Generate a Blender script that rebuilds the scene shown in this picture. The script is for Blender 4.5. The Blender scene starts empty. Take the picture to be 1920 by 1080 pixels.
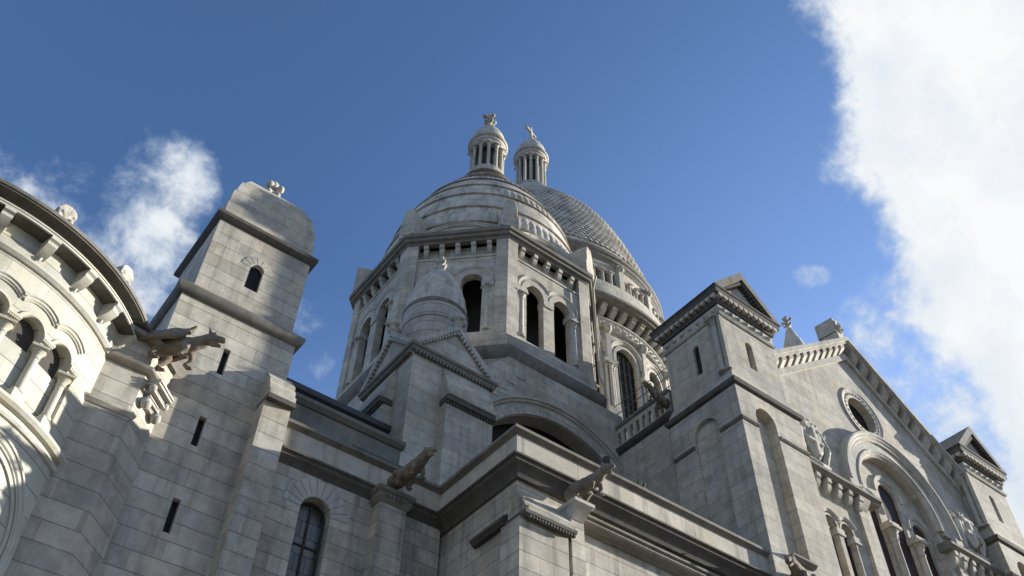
import bpy, bmesh, math, random
from math import pi, sin, cos, tan, radians, atan2, sqrt, hypot, acos
from mathutils import Vector, Matrix, noise
from mathutils.geometry import tessellate_polygon

random.seed(7)
SC = bpy.context.scene
COL = SC.collection

# ---------------------------------------------------------------- camera
camd = bpy.data.cameras.new("camera")
camd.sensor_width = 36.0
camd.lens = 1713.354 / 1920 * 36.0
camd.clip_start = 0.1
camd.clip_end = 6000.0
cam = bpy.data.objects.new("camera", camd)
COL.objects.link(cam)
PITCH, ROLL, AZ = radians(47.6534), radians(1.2008), radians(53.3148)
fw = Vector((cos(AZ) * cos(PITCH), sin(AZ) * cos(PITCH), sin(PITCH)))
rt = fw.cross(Vector((0, 0, 1))).normalized()
up = rt.cross(fw)
r2 = rt * cos(ROLL) + up * sin(ROLL)
u2 = up * cos(ROLL) - rt * sin(ROLL)
m = Matrix((r2, u2, -fw)).transposed().to_4x4()
m.translation = Vector((0, 0, 1.6))
cam.matrix_world = m
SC.camera = cam

# ---------------------------------------------------------------- light
SUN_ROT, SUN_EL = radians(104.5), radians(13.5)
SUN_STRENGTH, SKY_STRENGTH, EXPOSURE = 4.0, 0.068, 1.28
sd = Vector((sin(SUN_ROT) * cos(SUN_EL), cos(SUN_ROT) * cos(SUN_EL), sin(SUN_EL)))
sunl = bpy.data.lights.new("sun", 'SUN')
sunl.energy = SUN_STRENGTH
sunl.angle = radians(0.5)
sunl.color = (1.0, 0.955, 0.85)
sun = bpy.data.objects.new("sun", sunl)
sun.rotation_euler = sd.to_track_quat('Z', 'Y').to_euler()
sun.location = sd * 200
COL.objects.link(sun)
SC.view_settings.view_transform = 'Standard'
SC.view_settings.look = 'None'
SC.view_settings.exposure = EXPOSURE
SC.view_settings.gamma = 1.0
SC.view_settings.use_curve_mapping = False
SC.cycles.max_bounces = 6
SC.cycles.diffuse_bounces = 4

# ---------------------------------------------------------------- sky with clouds
CLOUD_GAIN = 5.9
world = bpy.data.worlds.new("World")
SC.world = world
world.use_nodes = True
def world_nodes():
    nt = world.node_tree
    N, L = nt.nodes, nt.links
    bg = N['Background']
    bg.inputs[1].default_value = SKY_STRENGTH
    sky = N.new('ShaderNodeTexSky')
    sky.sky_type = 'NISHITA'
    sky.sun_disc = False
    sky.sun_elevation = SUN_EL
    sky.sun_rotation = SUN_ROT
    sky.altitude = 100
    sky.air_density = 1.0
    sky.dust_density = 0.3
    sky.ozone_density = 6.0
    tc = N.new('ShaderNodeTexCoord')
    def vm(op, a, b=None):
        n = N.new('ShaderNodeVectorMath'); n.operation = op
        for i, x in enumerate((a, b)):
            if x is None: continue
            if isinstance(x, (tuple, list, Vector)): n.inputs[i].default_value = tuple(x)
            else: L.new(x, n.inputs[i])
        return n
    def mt(op, a, b=None, c=None, clamp=False):
        n = N.new('ShaderNodeMath'); n.operation = op; n.use_clamp = clamp
        for i, x in enumerate((a, b, c)):
            if x is None: continue
            if isinstance(x, (int, float)): n.inputs[i].default_value = x
            else: L.new(x, n.inputs[i])
        return n.outputs[0]
    d = vm('NORMALIZE', tc.outputs['Generated']).outputs[0]
    def nz(scale, detail, rough, vec, dist=0.0):
        n = N.new('ShaderNodeTexNoise'); n.inputs['Scale'].default_value = scale
        n.inputs['Detail'].default_value = detail; n.inputs['Roughness'].default_value = rough
        n.inputs['Distortion'].default_value = dist
        L.new(vec, n.inputs['Vector']); return n
    warp = nz(5.0, 5, 0.6, d)
    w1 = vm('SUBTRACT', warp.outputs['Color'], (0.5, 0.5, 0.5)).outputs[0]
    sc_ = N.new('ShaderNodeVectorMath'); sc_.operation = 'SCALE'; L.new(w1, sc_.inputs[0]); sc_.inputs['Scale'].default_value = 0.10
    dw = vm('NORMALIZE', vm('ADD', d, sc_.outputs[0]).outputs[0]).outputs[0]
    cv = mt('MAXIMUM', vm('DOT_PRODUCT', d, Vector((.88, .30, .35)).normalized()).outputs['Value'], 0.0)
    sz = N.new('ShaderNodeSeparateXYZ'); L.new(d, sz.inputs[0])
    low = N.new('ShaderNodeMapRange'); low.interpolation_type = 'SMOOTHSTEP'; L.new(sz.outputs[2], low.inputs[0])
    low.inputs[1].default_value = 0.74; low.inputs[2].default_value = 0.55; low.inputs[3].default_value = 0.0; low.inputs[4].default_value = 0.22
    veil = mt('ADD', mt('MULTIPLY_ADD', mt('POWER', cv, 7.5), 1.02, 0.10), low.outputs[0], clamp=True)
    thin = N.new('ShaderNodeMixRGB'); L.new(veil, thin.inputs[0]); L.new(sky.outputs[0], thin.inputs[1])
    thin.inputs[2].default_value = (1.95, 3.2, 6.3, 1)
    # cloud bodies: (world direction, inner radius deg, outer radius deg, strength)
    blobs = [((.575, .05, .816), 1.0, 11.5, 1.0), ((.650, .085, .754), 4.0, 12.0, 1.0), ((.69, .12, .71), 3.5, 10.5, 1.0),
             ((.735, .155, .658), 3.0, 10.0, 1.0), ((.757, .19, .623), .8, 7.0, .92), ((.64, -.03, .77), 8, 15, 1.0),
             ((.82, .12, .56), 6, 13, .95), ((.54, -.02, .84), 7, 14, 1.0), ((.40, -.10, .91), 6, 13, .8),
             ((.735, .290, .612), .1, 5.6, .57), ((.775, .265, .575), .1, 6.5, .66), ((.80, .300, .522), .1, 6.0, .60), ((.704, .303, .642), .1, 4.0, .52), ((.76, .325, .56), .1, 4.5, .52),
             ((.018, .640, .768), .1, 3.6, .52), ((.046, .650, .758), .1, 4.6, .66), ((.050, .690, .722), .1, 4.8, .64),
             ((.036, .73, .68), .1, 4.6, .56), ((-.03, .69, .722), .1, 6.0, .40), ((.235, .68, .695), .1, 3.0, .55),
             ((.20, .73, .655), .1, 3.8, .52), ((.25, .70, .668), .1, 2.2, .45),
             ((.620, .322, .715), .05, 1.7, .41), ((.632, .31, .71), .05, 1.3, .40), ((.50, .49, .715), .05, 1.5, .48), ((.56, .43, .71), .05, 1.0, .40),
             ((-.75, -.2, .62), 12, 29, .85), ((-.3, -.8, .5), 8, 24, .8), ((.45, -.8, .40), 6, 20, .8), ((-.75, .45, .48), 5, 16, .7)]  # unseen clouds out of view, added to brighten the shaded stone
    acc = None
    for v, a, b, k in blobs:
        dot = vm('DOT_PRODUCT', dw, Vector(v).normalized()).outputs['Value']
        mr = N.new('ShaderNodeMapRange'); mr.interpolation_type = 'SMOOTHSTEP'
        L.new(dot, mr.inputs[0])
        mr.inputs[1].default_value = cos(radians(b)); mr.inputs[2].default_value = cos(radians(a))
        mr.inputs[3].default_value = 0.0; mr.inputs[4].default_value = k
        acc = mr.outputs[0] if acc is None else mt('MAXIMUM', acc, mr.outputs[0])
    fine = nz(11.0, 14, 0.62, d, 0.15)
    f0 = mt('SUBTRACT', fine.outputs['Fac'], 0.5)
    dens = mt('ADD', acc, mt('MULTIPLY', f0, mt('MULTIPLY_ADD', acc, -0.8, 2.15)))
    mr = N.new('ShaderNodeMapRange'); mr.interpolation_type = 'SMOOTHSTEP'
    L.new(dens, mr.inputs[0]); mr.inputs[1].default_value = 0.33; mr.inputs[2].default_value = 0.84
    alpha = mt('MULTIPLY', mr.outputs[0], mt('GREATER_THAN', acc, 0.001))
    big = nz(4.5, 8, 0.6, dw)
    ramp = N.new('ShaderNodeValToRGB')
    L.new(mt('ADD', mt('MULTIPLY', big.outputs['Fac'], 0.75), mt('MULTIPLY', alpha, 0.28)), ramp.inputs[0])
    ramp.color_ramp.elements[0].position = 0.44; ramp.color_ramp.elements[0].color = (0.56, 0.68, 0.82, 1)
    ramp.color_ramp.elements[1].position = 0.72; ramp.color_ramp.elements[1].color = (0.97, 0.985, 1.0, 1)
    gain = N.new('ShaderNodeVectorMath'); gain.operation = 'SCALE'
    L.new(ramp.outputs[0], gain.inputs[0]); gain.inputs['Scale'].default_value = CLOUD_GAIN
    mix = N.new('ShaderNodeMixRGB')
    L.new(alpha, mix.inputs[0]); L.new(thin.outputs[0], mix.inputs[1]); L.new(gain.outputs[0], mix.inputs[2])
    L.new(mix.outputs[0], bg.inputs[0])
world_nodes()

# ---------------------------------------------------------------- materials
def new_mat(name):
    mt_ = bpy.data.materials.new(name); mt_.use_nodes = True
    return mt_, mt_.node_tree.nodes, mt_.node_tree.links

def stone(name, base, var=0.10, joints=None, row=0.45, width=1.0, stain=0.5, rough=0.85, bump=0.35, cyl=None, streak=0.5, seed=0.0, mortar=0.42):
    """weathered limestone; joints: None or 'wall' (courses by height, upright joints along the wall) or 'cyl' (round the axis cyl)"""
    mat, N, L = new_mat(name)
    bs = N['Principled BSDF']
    bs.inputs['Roughness'].default_value = rough
    geo = N.new('ShaderNodeNewGeometry')
    def M(op, a, b=None, clamp=False):
        n = N.new('ShaderNodeMath'); n.operation = op; n.use_clamp = clamp
        for i, x in enumerate((a, b)):
            if x is None: continue
            if isinstance(x, (int, float)): n.inputs[i].default_value = x
            else: L.new(x, n.inputs[i])
        return n.outputs[0]
    def noise_(scale, detail, rough_, vec):
        n = N.new('ShaderNodeTexNoise'); n.inputs['Scale'].default_value = scale
        n.inputs['Detail'].default_value = detail; n.inputs['Roughness'].default_value = rough_
        L.new(vec, n.inputs['Vector']); return n.outputs['Fac']
    def rng(x, a, b, c, d):
        n = N.new('ShaderNodeMapRange'); L.new(x, n.inputs[0])
        for i, q in enumerate((a, b, c, d)): n.inputs[i + 1].default_value = q
        return n.outputs[0]
    add = N.new('ShaderNodeVectorMath'); add.operation = 'ADD'
    L.new(geo.outputs['Position'], add.inputs[0]); add.inputs[1].default_value = (seed * 7.3, seed * 3.1, seed * 1.7)
    pos = add.outputs[0]
    sep = N.new('ShaderNodeSeparateXYZ'); L.new(geo.outputs['Position'], sep.inputs[0])
    X, Y, Z = sep.outputs
    joint = None
    if joints:
        if joints == 'wall':
            sn = N.new('ShaderNodeSeparateXYZ'); L.new(geo.outputs['True Normal'], sn.inputs[0])
            u = M('SUBTRACT', M('MULTIPLY', Y, sn.outputs[0]), M('MULTIPLY', X, sn.outputs[1]))
            flat = M('LESS_THAN', M('ABSOLUTE', sn.outputs[2]), 0.75)
        else:
            u = M('MULTIPLY', M('ARCTAN2', M('SUBTRACT', Y, cyl[1]), M('SUBTRACT', X, cyl[0])), cyl[2])
            flat = None
        cb = N.new('ShaderNodeCombineXYZ')
        wob = noise_(1.3, 2, 0.5, pos)
        L.new(M('ADD', u, 50.0), cb.inputs[0]); L.new(M('ADD', M('ADD', Z, M('MULTIPLY', wob, 0.02)), seed * 0.13), cb.inputs[1])
        br = N.new('ShaderNodeTexBrick'); L.new(cb.outputs[0], br.inputs['Vector'])
        br.offset = 0.5; br.squash = 1.0
        br.inputs['Scale'].default_value = 1.0
        br.inputs['Brick Width'].default_value = width; br.inputs['Row Height'].default_value = row
        br.inputs['Mortar Size'].default_value = 0.011; br.inputs['Mortar Smooth'].default_value = 0.25
        br.inputs['Bias'].default_value = 0.1
        hi, lo = 1.0 + var, 1.0 - 1.4 * var
        br.inputs['Color1'].default_value = (hi, hi * 0.985, hi * 0.96, 1)
        br.inputs['Color2'].default_value = (lo, lo * 0.99, lo * 0.985, 1)
        up = .5 + .5 * mortar
        br.inputs['Mortar'].default_value = (up, up * .98, up * .96, 1)
        hz = M('LESS_THAN', M('ABSOLUTE', M('SUBTRACT', M('FRACT', M('ADD', M('DIVIDE', M('ADD', M('ADD', Z, M('MULTIPLY', wob, 0.02)), seed * 0.13), row), 0.5)), 0.5)), 0.0115 / row)
        if flat is not None: hz = M('MULTIPLY', hz, flat)
        joint = br
    # tone
    n1 = noise_(0.55, 5, 0.62, pos)
    n2 = noise_(3.4, 6, 0.65, pos)
    n3 = noise_(28.0, 4, 0.7, pos)
    mp = N.new('ShaderNodeMapping'); L.new(pos, mp.inputs[0]); mp.inputs['Scale'].default_value = (2.6, 2.6, 0.22)
    n4 = noise_(1.0, 6, 0.68, mp.outputs[0])
    fac = M('MULTIPLY', rng(n1, 0.3, 0.72, 1.0 - 0.30 * stain, 1.0 + 0.12 * stain), rng(n2, 0.3, 0.72, 1.0 - 0.30 * stain, 1.10))
    fac = M('MULTIPLY', fac, rng(n3, 0.25, 0.75, 0.93, 1.06))
    fac = M('MULTIPLY', fac, rng(n4, 0.50, 0.74, 1.0, 1.0 - 0.72 * streak))
    val = N.new('ShaderNodeVectorMath'); val.operation = 'SCALE'
    val.inputs[0].default_value = base; L.new(fac, val.inputs['Scale'])
    col = val.outputs[0]
    if joint is not None:
        mul = N.new('ShaderNodeVectorMath'); mul.operation = 'MULTIPLY'
        L.new(col, mul.inputs[0])
        if joints == 'wall':
            mx = N.new('ShaderNodeMixRGB'); L.new(flat, mx.inputs[0]); mx.inputs[1].default_value = (1, 1, 1, 1)
            L.new(joint.outputs['Color'], mx.inputs[2]); L.new(mx.outputs[0], mul.inputs[1])
        else:
            L.new(joint.outputs['Color'], mul.inputs[1])
        col = mul.outputs[0]
    if joint is not None:
        dk = N.new('ShaderNodeMixRGB'); dk.blend_type = 'MULTIPLY'; L.new(hz, dk.inputs[0]); L.new(col, dk.inputs[1]); dk.inputs[2].default_value = (mortar, mortar * .97, mortar * .95, 1)
        col = dk.outputs[0]
    # warm and cold patches
    hs = N.new('ShaderNodeMixRGB'); hs.blend_type = 'MULTIPLY'
    L.new(rng(noise_(0.9, 3, 0.5, pos), 0.42, 0.66, 0.0, 1.0), hs.inputs[0]); L.new(col, hs.inputs[1]); hs.inputs[2].default_value = (1.03, 0.985, 0.90, 1)
    L.new(hs.outputs[0], bs.inputs['Base Color'])
    bp = N.new('ShaderNodeBump'); bp.inputs['Strength'].default_value = bump; bp.inputs['Distance'].default_value = 0.03
    h = M('ADD', M('MULTIPLY', n2, 0.5), M('MULTIPLY', n3, 0.35))
    if joint is not None:
        h = M('SUBTRACT', h, M('MULTIPLY', joint.outputs['Fac'], 0.6))
    L.new(h, bp.inputs['Height']); L.new(bp.outputs[0], bs.inputs['Normal'])
    return mat

def plain(name, col, rough=0.6, metal=0.0, var=0.0):
    mat, N, L = new_mat(name)
    b = N['Principled BSDF']
    if max(col) < .05: b.inputs['Specular IOR Level'].default_value = 0.2
    b.inputs['Base Color'].default_value = (*col, 1); b.inputs['Roughness'].default_value = rough; b.inputs['Metallic'].default_value = metal
    if var:
        tc = N.new('ShaderNodeNewGeometry'); n = N.new('ShaderNodeTexNoise'); n.inputs['Scale'].default_value = 3; n.inputs['Detail'].default_value = 6
        L.new(tc.outputs['Position'], n.inputs['Vector'])
        r = N.new('ShaderNodeMapRange'); L.new(n.outputs['Fac'], r.inputs[0]); r.inputs[1].default_value = .3; r.inputs[2].default_value = .7
        r.inputs[3].default_value = 1 - var; r.inputs[4].default_value = 1 + var
        v = N.new('ShaderNodeVectorMath'); v.operation = 'SCALE'; v.inputs[0].default_value = col; L.new(r.outputs[0], v.inputs['Scale'])
        L.new(v.outputs[0], b.inputs['Base Color'])
    return mat

BASE = (0.54, 0.511, 0.448)
AC = (-1.81, 19.64)
M_ASHLAR = stone("ashlar_limestone", BASE, joints='wall', row=0.45, width=1.25, seed=1, var=.14, stain=.9, streak=.6, mortar=.6)
M_ASHLAR2 = stone("ashlar_limestone_large", (0.525, 0.497, 0.436), joints='wall', row=0.41, width=0.95, seed=2, stain=0.9, streak=0.85, var=.14, mortar=.58)
M_HIGH = stone("upper_limestone", (0.52, 0.492, 0.43), joints='wall', row=0.5, width=1.3, seed=3, stain=0.85, mortar=0.7, var=.11, streak=.45)
M_APSE = stone("apse_limestone", (0.475, 0.47, 0.41), joints='cyl', cyl=(AC[0], AC[1], 4.4), row=0.46, width=0.9, seed=4, stain=0.35, streak=0.25, mortar=0.55)
M_PALE = stone("pale_carved_limestone", (0.48, 0.47, 0.41), seed=15, stain=0.35, streak=0.25, bump=0.4)
M_CARVED = stone("carved_limestone", (0.495, 0.472, 0.42), seed=5, stain=0.8, streak=0.6, bump=0.5)
M_DARK = stone("blackened_shade_limestone", (0.105, 0.096, 0.084), seed=6, stain=0.9, streak=0.6, bump=0.5)  # weathered mouldings; shade under cornices is also put into this colour
M_GREY = stone("grey_weathered_limestone", (0.215, 0.203, 0.178), seed=7, stain=0.9, streak=0.6, bump=0.5)
M_DOME = stone("dome_limestone", (0.59, 0.56, 0.50), seed=8, stain=0.9, streak=0.7, bump=0.5)
M_BEAST = stone("sculpture_limestone", (0.21, 0.18, 0.145), seed=9, stain=1.0, streak=0.5, bump=0.8)
M_INNER = stone("dark_interior_stone", (0.05, 0.046, 0.042), seed=10)  # near-black colour carries the shade of deep openings
M_ROOF = stone("slate_roof", (0.055, 0.057, 0.062), seed=11, rough=0.6)
M_GLASS = plain("dark_window_glass", (0.012, 0.011, 0.012), 0.5)
M_LOUVRE = plain("dark_red_glass", (0.03, 0.017, 0.016), 0.55, var=0.3)
M_PIPE = plain("tan_painted_pipe", (0.33, 0.26, 0.18), 0.5, var=0.2)
M_RAIL = plain("galvanised_rail", (0.30, 0.29, 0.27), 0.45, 0.6)
M_PLANT = plain("dry_weed", (0.05, 0.06, 0.025), 0.8, var=0.4)
def leaded():
    mat, N, L = new_mat("leaded_glass")
    b = N['Principled BSDF']; b.inputs['Roughness'].default_value = 0.25
    g = N.new('ShaderNodeNewGeometry'); s = N.new('ShaderNodeSeparateXYZ'); L.new(g.outputs['Position'], s.inputs[0])
    c = N.new('ShaderNodeCombineXYZ'); L.new(s.outputs[0], c.inputs[0]); L.new(s.outputs[2], c.inputs[1])
    br = N.new('ShaderNodeTexBrick'); L.new(c.outputs[0], br.inputs['Vector']); br.offset = 0.35; br.squash = 1
    br.inputs['Scale'].default_value = 1; br.inputs['Brick Width'].default_value = .29; br.inputs['Row Height'].default_value = .43
    br.inputs['Mortar Size'].default_value = .014; br.inputs['Mortar'].default_value = (.008, .008, .008, 1)
    br.inputs['Color1'].default_value = (.05, .055, .065, 1); br.inputs['Color2'].default_value = (.13, .145, .16, 1)
    n = N.new('ShaderNodeTexNoise'); n.inputs['Scale'].default_value = 1.9; L.new(g.outputs['Position'], n.inputs['Vector'])
    r = N.new('ShaderNodeMapRange'); L.new(n.outputs['Fac'], r.inputs[0]); r.inputs[1].default_value = .5; r.inputs[2].default_value = .62
    mx = N.new('ShaderNodeMixRGB'); mx.blend_type = 'MULTIPLY'; L.new(r.outputs[0], mx.inputs[0]); L.new(br.outputs[0], mx.inputs[1]); mx.inputs[2].default_value = (1.1, .8, .62, 1)
    L.new(mx.outputs[0], b.inputs['Base Color'])
    return mat
M_LEAD = leaded()
def ground_mat():
    mat, N, L = new_mat("cobbled_ground")
    b = N['Principled BSDF']; b.inputs['Roughness'].default_value = .8
    g = N.new('ShaderNodeNewGeometry'); v = N.new('ShaderNodeTexVoronoi'); v.inputs['Scale'].default_value = 7; L.new(g.outputs['Position'], v.inputs['Vector'])
    r = N.new('ShaderNodeValToRGB'); L.new(v.outputs['Distance'], r.inputs[0])
    r.color_ramp.elements[0].color = (.26, .22, .165, 1); r.color_ramp.elements[1].color = (.13, .11, .085, 1); r.color_ramp.elements[1].position = .7
    L.new(r.outputs[0], b.inputs['Base Color']); return mat

# ---------------------------------------------------------------- mesh helpers
class MB:
    def __init__(s): s.v = []; s.f = []
    def add(s, vs, fs):
        o = len(s.v); s.v.extend([tuple(x) for x in vs]); s.f.extend([tuple(i + o for i in q) for q in fs])

def build(name, mb, mat, parent=None, smooth=35, bevel=0.0, label=None):
    me = bpy.data.meshes.new(name)
    me.from_pydata(mb.v, [], mb.f)
    bm = bmesh.new(); bm.from_mesh(me)
    bmesh.ops.recalc_face_normals(bm, faces=bm.faces)
    bm.to_mesh(me); bm.free()
    me.materials.append(mat)
    if smooth:
        me.polygons.foreach_set('use_smooth', [True] * len(me.polygons))
        me.set_sharp_from_angle(angle=radians(smooth))
    o = bpy.data.objects.new(name, me); COL.objects.link(o)
    if parent is not None: o.parent = parent
    if bevel:
        bv = o.modifiers.new('edge_wear', 'BEVEL'); bv.width = bevel; bv.segments = 2; bv.limit_method = 'ANGLE'; bv.angle_limit = radians(50)
    if label: o['label'] = label
    return o

def thing(name, label, cat, loc=(0, 0, 0), group=None):
    o = bpy.data.objects.new(name, None); COL.objects.link(o); o.location = loc
    o['label'] = label; o['category'] = cat
    if group: o['group'] = group
    return o

def box(mb, x0, x1, y0, y1, z0, z1):
    mb.add([(x0, y0, z0), (x1, y0, z0), (x1, y1, z0), (x0, y1, z0), (x0, y0, z1), (x1, y0, z1), (x1, y1, z1), (x0, y1, z1)],
           [(0, 3, 2, 1), (4, 5, 6, 7), (0, 1, 5, 4), (1, 2, 6, 5), (2, 3, 7, 6), (3, 0, 4, 7)])

def fbox(mb, f, u0, u1, v0, v1, w0, w1):
    P = [f(u, v, w) for w in (w0, w1) for v in (v0, v1) for u in (u0, u1)]
    mb.add(P, [(0, 1, 3, 2), (4, 6, 7, 5), (0, 4, 5, 1), (2, 3, 7, 6), (0, 2, 6, 4), (1, 5, 7, 3)])

def prism(mb, poly, z0, z1):
    n = len(poly)
    mb.add([(x, y, z0) for x, y in poly] + [(x, y, z1) for x, y in poly],
           [tuple(range(n))[::-1], tuple(range(n, 2 * n))] + [(i, (i + 1) % n, n + (i + 1) % n, n + i) for i in range(n)])

def frustum(mb, levels):
    """levels: list of (poly, z) with equal point counts"""
    n = len(levels[0][0]); vs = []; fs = []
    for poly, z in levels: vs += [(x, y, z) for x, y in poly]
    for k in range(len(levels) - 1):
        a, b = k * n, (k + 1) * n
        fs += [(a + i, a + (i + 1) % n, b + (i + 1) % n, b + i) for i in range(n)]
    fs.append(tuple(range(n))[::-1]); fs.append(tuple(range((len(levels) - 1) * n, len(levels) * n)))
    mb.add(vs, fs)

def F(y): return lambda u, v, w: (u, y - w, v)
def Lf(x): return lambda u, v, w: (x - w, u, v)
def plane(ox, oy, ux, uy): return lambda u, v, w: (ox + ux * u + uy * w, oy + uy * u - ux * w, v)
def cylf(cx, cy, r): return lambda u, v, w: (cx + (r + w) * cos(-pi / 2 + u / r), cy + (r + w) * sin(-pi / 2 + u / r), v)

def arc(cu, cv, r, a0, a1, n):
    return [(cu + r * cos(a0 + (a1 - a0) * i / n), cv + r * sin(a0 + (a1 - a0) * i / n)) for i in range(n + 1)]

def arch(cu, half, v0, vs, n=14): return [(cu - half, v0), (cu + half, v0)] + arc(cu, vs, half, 0, pi, n)

def slab(mb, outer, holes, w0, w1, f, cuts=None):
    loops = [outer] + list(holes or [])
    pts = [p for l in loops for p in l]
    tris = tessellate_polygon([[Vector((p[0], p[1], 0)) for p in l] for l in loops])
    n = len(pts)
    vs = [(p[0], p[1], w0) for p in pts] + [(p[0], p[1], w1) for p in pts]
    fs = [tuple(t) for t in tris] + [tuple(i + n for i in reversed(t)) for t in tris]
    o = 0
    for l in loops:
        k = len(l)
        fs += [(o + i, o + (i + 1) % k, n + o + (i + 1) % k, n + o + i) for i in range(k)]
        o += k
    if cuts:
        me = bpy.data.meshes.new('t'); me.from_pydata(vs, [], fs)
        bm = bmesh.new(); bm.from_mesh(me); bpy.data.meshes.remove(me)
        for c in cuts:
            bmesh.ops.bisect_plane(bm, geom=bm.verts[:] + bm.edges[:] + bm.faces[:], plane_co=(c, 0, 0), plane_no=(1, 0, 0))
        bm.verts.index_update()
        vs = [tuple(v.co) for v in bm.verts]; fs = [tuple(v.index for v in q.verts) for q in bm.faces]; bm.free()
    mb.add([f(*v) for v in vs], fs)

def ringsweep(mb, cu, cv, prof, a0, a1, n, f):
    """profile [(radius, w)] swept round (cu,cv)"""
    k = len(prof); vs = []; fs = []
    full = abs((a1 - a0) - 2 * pi) < 1e-6
    m_ = n if full else n + 1
    for i in range(m_):
        a = a0 + (a1 - a0) * i / n
        vs += [f(cu + r * cos(a), cv + r * sin(a), w) for r, w in prof]
    for i in range(n):
        A, B = i * k, ((i + 1) % m_) * k
        fs += [(A + j, A + (j + 1) % k, B + (j + 1) % k, B + j) for j in range(k)]
    if not full:
        fs.append(tuple(range(k))); fs.append(tuple(range((m_ - 1) * k, m_ * k))[::-1])
    mb.add(vs, fs)

def rect_prof(r0, r1, w0, w1): return [(r0, w0), (r1, w0), (r1, w1), (r0, w1)]
def hood_prof(r0, r1, w): 
    d = r1 - r0
    return [(r0, -.02), (r1, -.02), (r1, w), (r1 - .25 * d, w), (r1 - .35 * d, w * .7), (r0 + .3 * d, w * .62), (r0 + .15 * d, w * .3), (r0, w * .3)]

def mould(mb, path, prof, closed=False):
    """profile [(out, z)] run along a plan path; outwards is to the right of travel"""
    n = len(path); k = len(prof); vs = []; fs = []
    def nrm(a, b):
        dx, dy = b[0] - a[0], b[1] - a[1]; l = hypot(dx, dy); return (dy / l, -dx / l)
    for i, p in enumerate(path):
        if closed: n1, n2 = nrm(path[i - 1], p), nrm(p, path[(i + 1) % n])
        else:
            n1 = nrm(path[i - 1], p) if i else nrm(p, path[1]); n2 = nrm(p, path[i + 1]) if i < n - 1 else n1
        q = 1 + n1[0] * n2[0] + n1[1] * n2[1]
        mx, my = (n1[0] + n2[0]) / q, (n1[1] + n2[1]) / q
        vs += [(p[0] + mx * o, p[1] + my * o, z) for o, z in prof]
    for i in range(n if closed else n - 1):
        A, B = i * k, ((i + 1) % n) * k
        fs += [(A + j, A + (j + 1) % k, B + (j + 1) % k, B + j) for j in range(k)]
    if not closed:
        fs.append(tuple(range(k))); fs.append(tuple(range((n - 1) * k, n * k))[::-1])
    mb.add(vs, fs)

def rect(x0, x1, y0, y1): return [(x0, y0), (x1, y0), (x1, y1), (x0, y1)]   # right of travel = outwards
def circ(cx, cy, r, n=72): return [(cx + r * cos(2 * pi * i / n), cy + r * sin(2 * pi * i / n)) for i in range(n)]
def octo(cx, cy, ap):
    R = ap / cos(pi / 8); return [(cx + R * cos(pi / 8 + pi / 4 * k), cy + R * sin(pi / 8 + pi / 4 * k)) for k in range(8)]

def lathe(mb, cx, cy, prof, n=24, z0=0.0):
    vs = []; fs = []; k = len(prof)
    for i in range(n):
        a = 2 * pi * i / n
        vs += [(cx + r * cos(a), cy + r * sin(a), z + z0) for r, z in prof]
    for i in range(n):
        A, B = i * k, ((i + 1) % n) * k
        fs += [(A + j, B + j, B + j + 1, A + j + 1) for j in range(k - 1)]
    if prof[0][0] > 1e-6: fs.append(tuple(i * k for i in range(n))[::-1])
    if prof[-1][0] > 1e-6: fs.append(tuple(i * k + k - 1 for i in range(n)))
    mb.add(vs, fs)

def column(mb, x, y, z0, z1, r, n=14, cap=None):
    h = z1 - z0; c = cap or min(2.6 * r, h * .3)
    b = min(1.4 * r, h * .1)
    lathe(mb, x, y, [(r * 1.5, z0), (r * 1.5, z0 + b * .35), (r * 1.42, z0 + b * .4), (r * 1.38, z0 + b * .7), (r * 1.1, z0 + b * .75), (r * 1.16, z0 + b), (r, z0 + b * 1.1),
                     (r * .93, z1 - c * 1.0), (r * 1.12, z1 - c * .97), (r * 1.12, z1 - c * .88), (r * .96, z1 - c * .84), (r * 1.08, z1 - c * .6), (r * 1.3, z1 - c * .52), (r * 1.18, z1 - c * .46), (r * 1.75, z1 - c * .24), (r * 1.7, z1 - c * .2)], n)
    q = r * 1.95
    box(mb, x - q, x + q, y - q, y + q, z1 - c * .2, z1)

def corbels(mb, f, u0, u1, n, top, h, w, d):
    sec = [(0, top), (d, top), (d, top - .3 * h), (d * .82, top - .36 * h), (d * .8, top - .55 * h), (d * .5, top - .82 * h), (0, top - h)]
    k = len(sec)
    for i in range(n):
        c = u0 + (u1 - u0) * (i + .5) / n
        vs = [f(c - w / 2, v, ww) for ww, v in sec] + [f(c + w / 2, v, ww) for ww, v in sec]
        mb.add(vs, [tuple(range(k)), tuple(range(k, 2 * k))[::-1]] + [(i_, (i_ + 1) % k, k + (i_ + 1) % k, k + i_) for i_ in range(k)])

def corbel_list(f, u0, u1, n, *a):
    d = (u1 - u0) / n; out = []
    for i in range(n):
        q = MB(); corbels(q, f, u0 + d * i, u0 + d * (i + 1), 1, *a); out.append(q)
    return out

def voussoirs(mb, cu, cv, r0, r1, n, a0, a1, w0, w1, f, gap=.012):
    for i in range(n):
        b0 = a0 + (a1 - a0) * i / n; b1 = a0 + (a1 - a0) * (i + 1) / n; rm = (r0 + r1) / 2
        g = gap / 2 / rm
        ringsweep(mb, cu, cv, rect_prof(r0, r1, w0, w1), b0 + g, b1 - g, 3, f)

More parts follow.
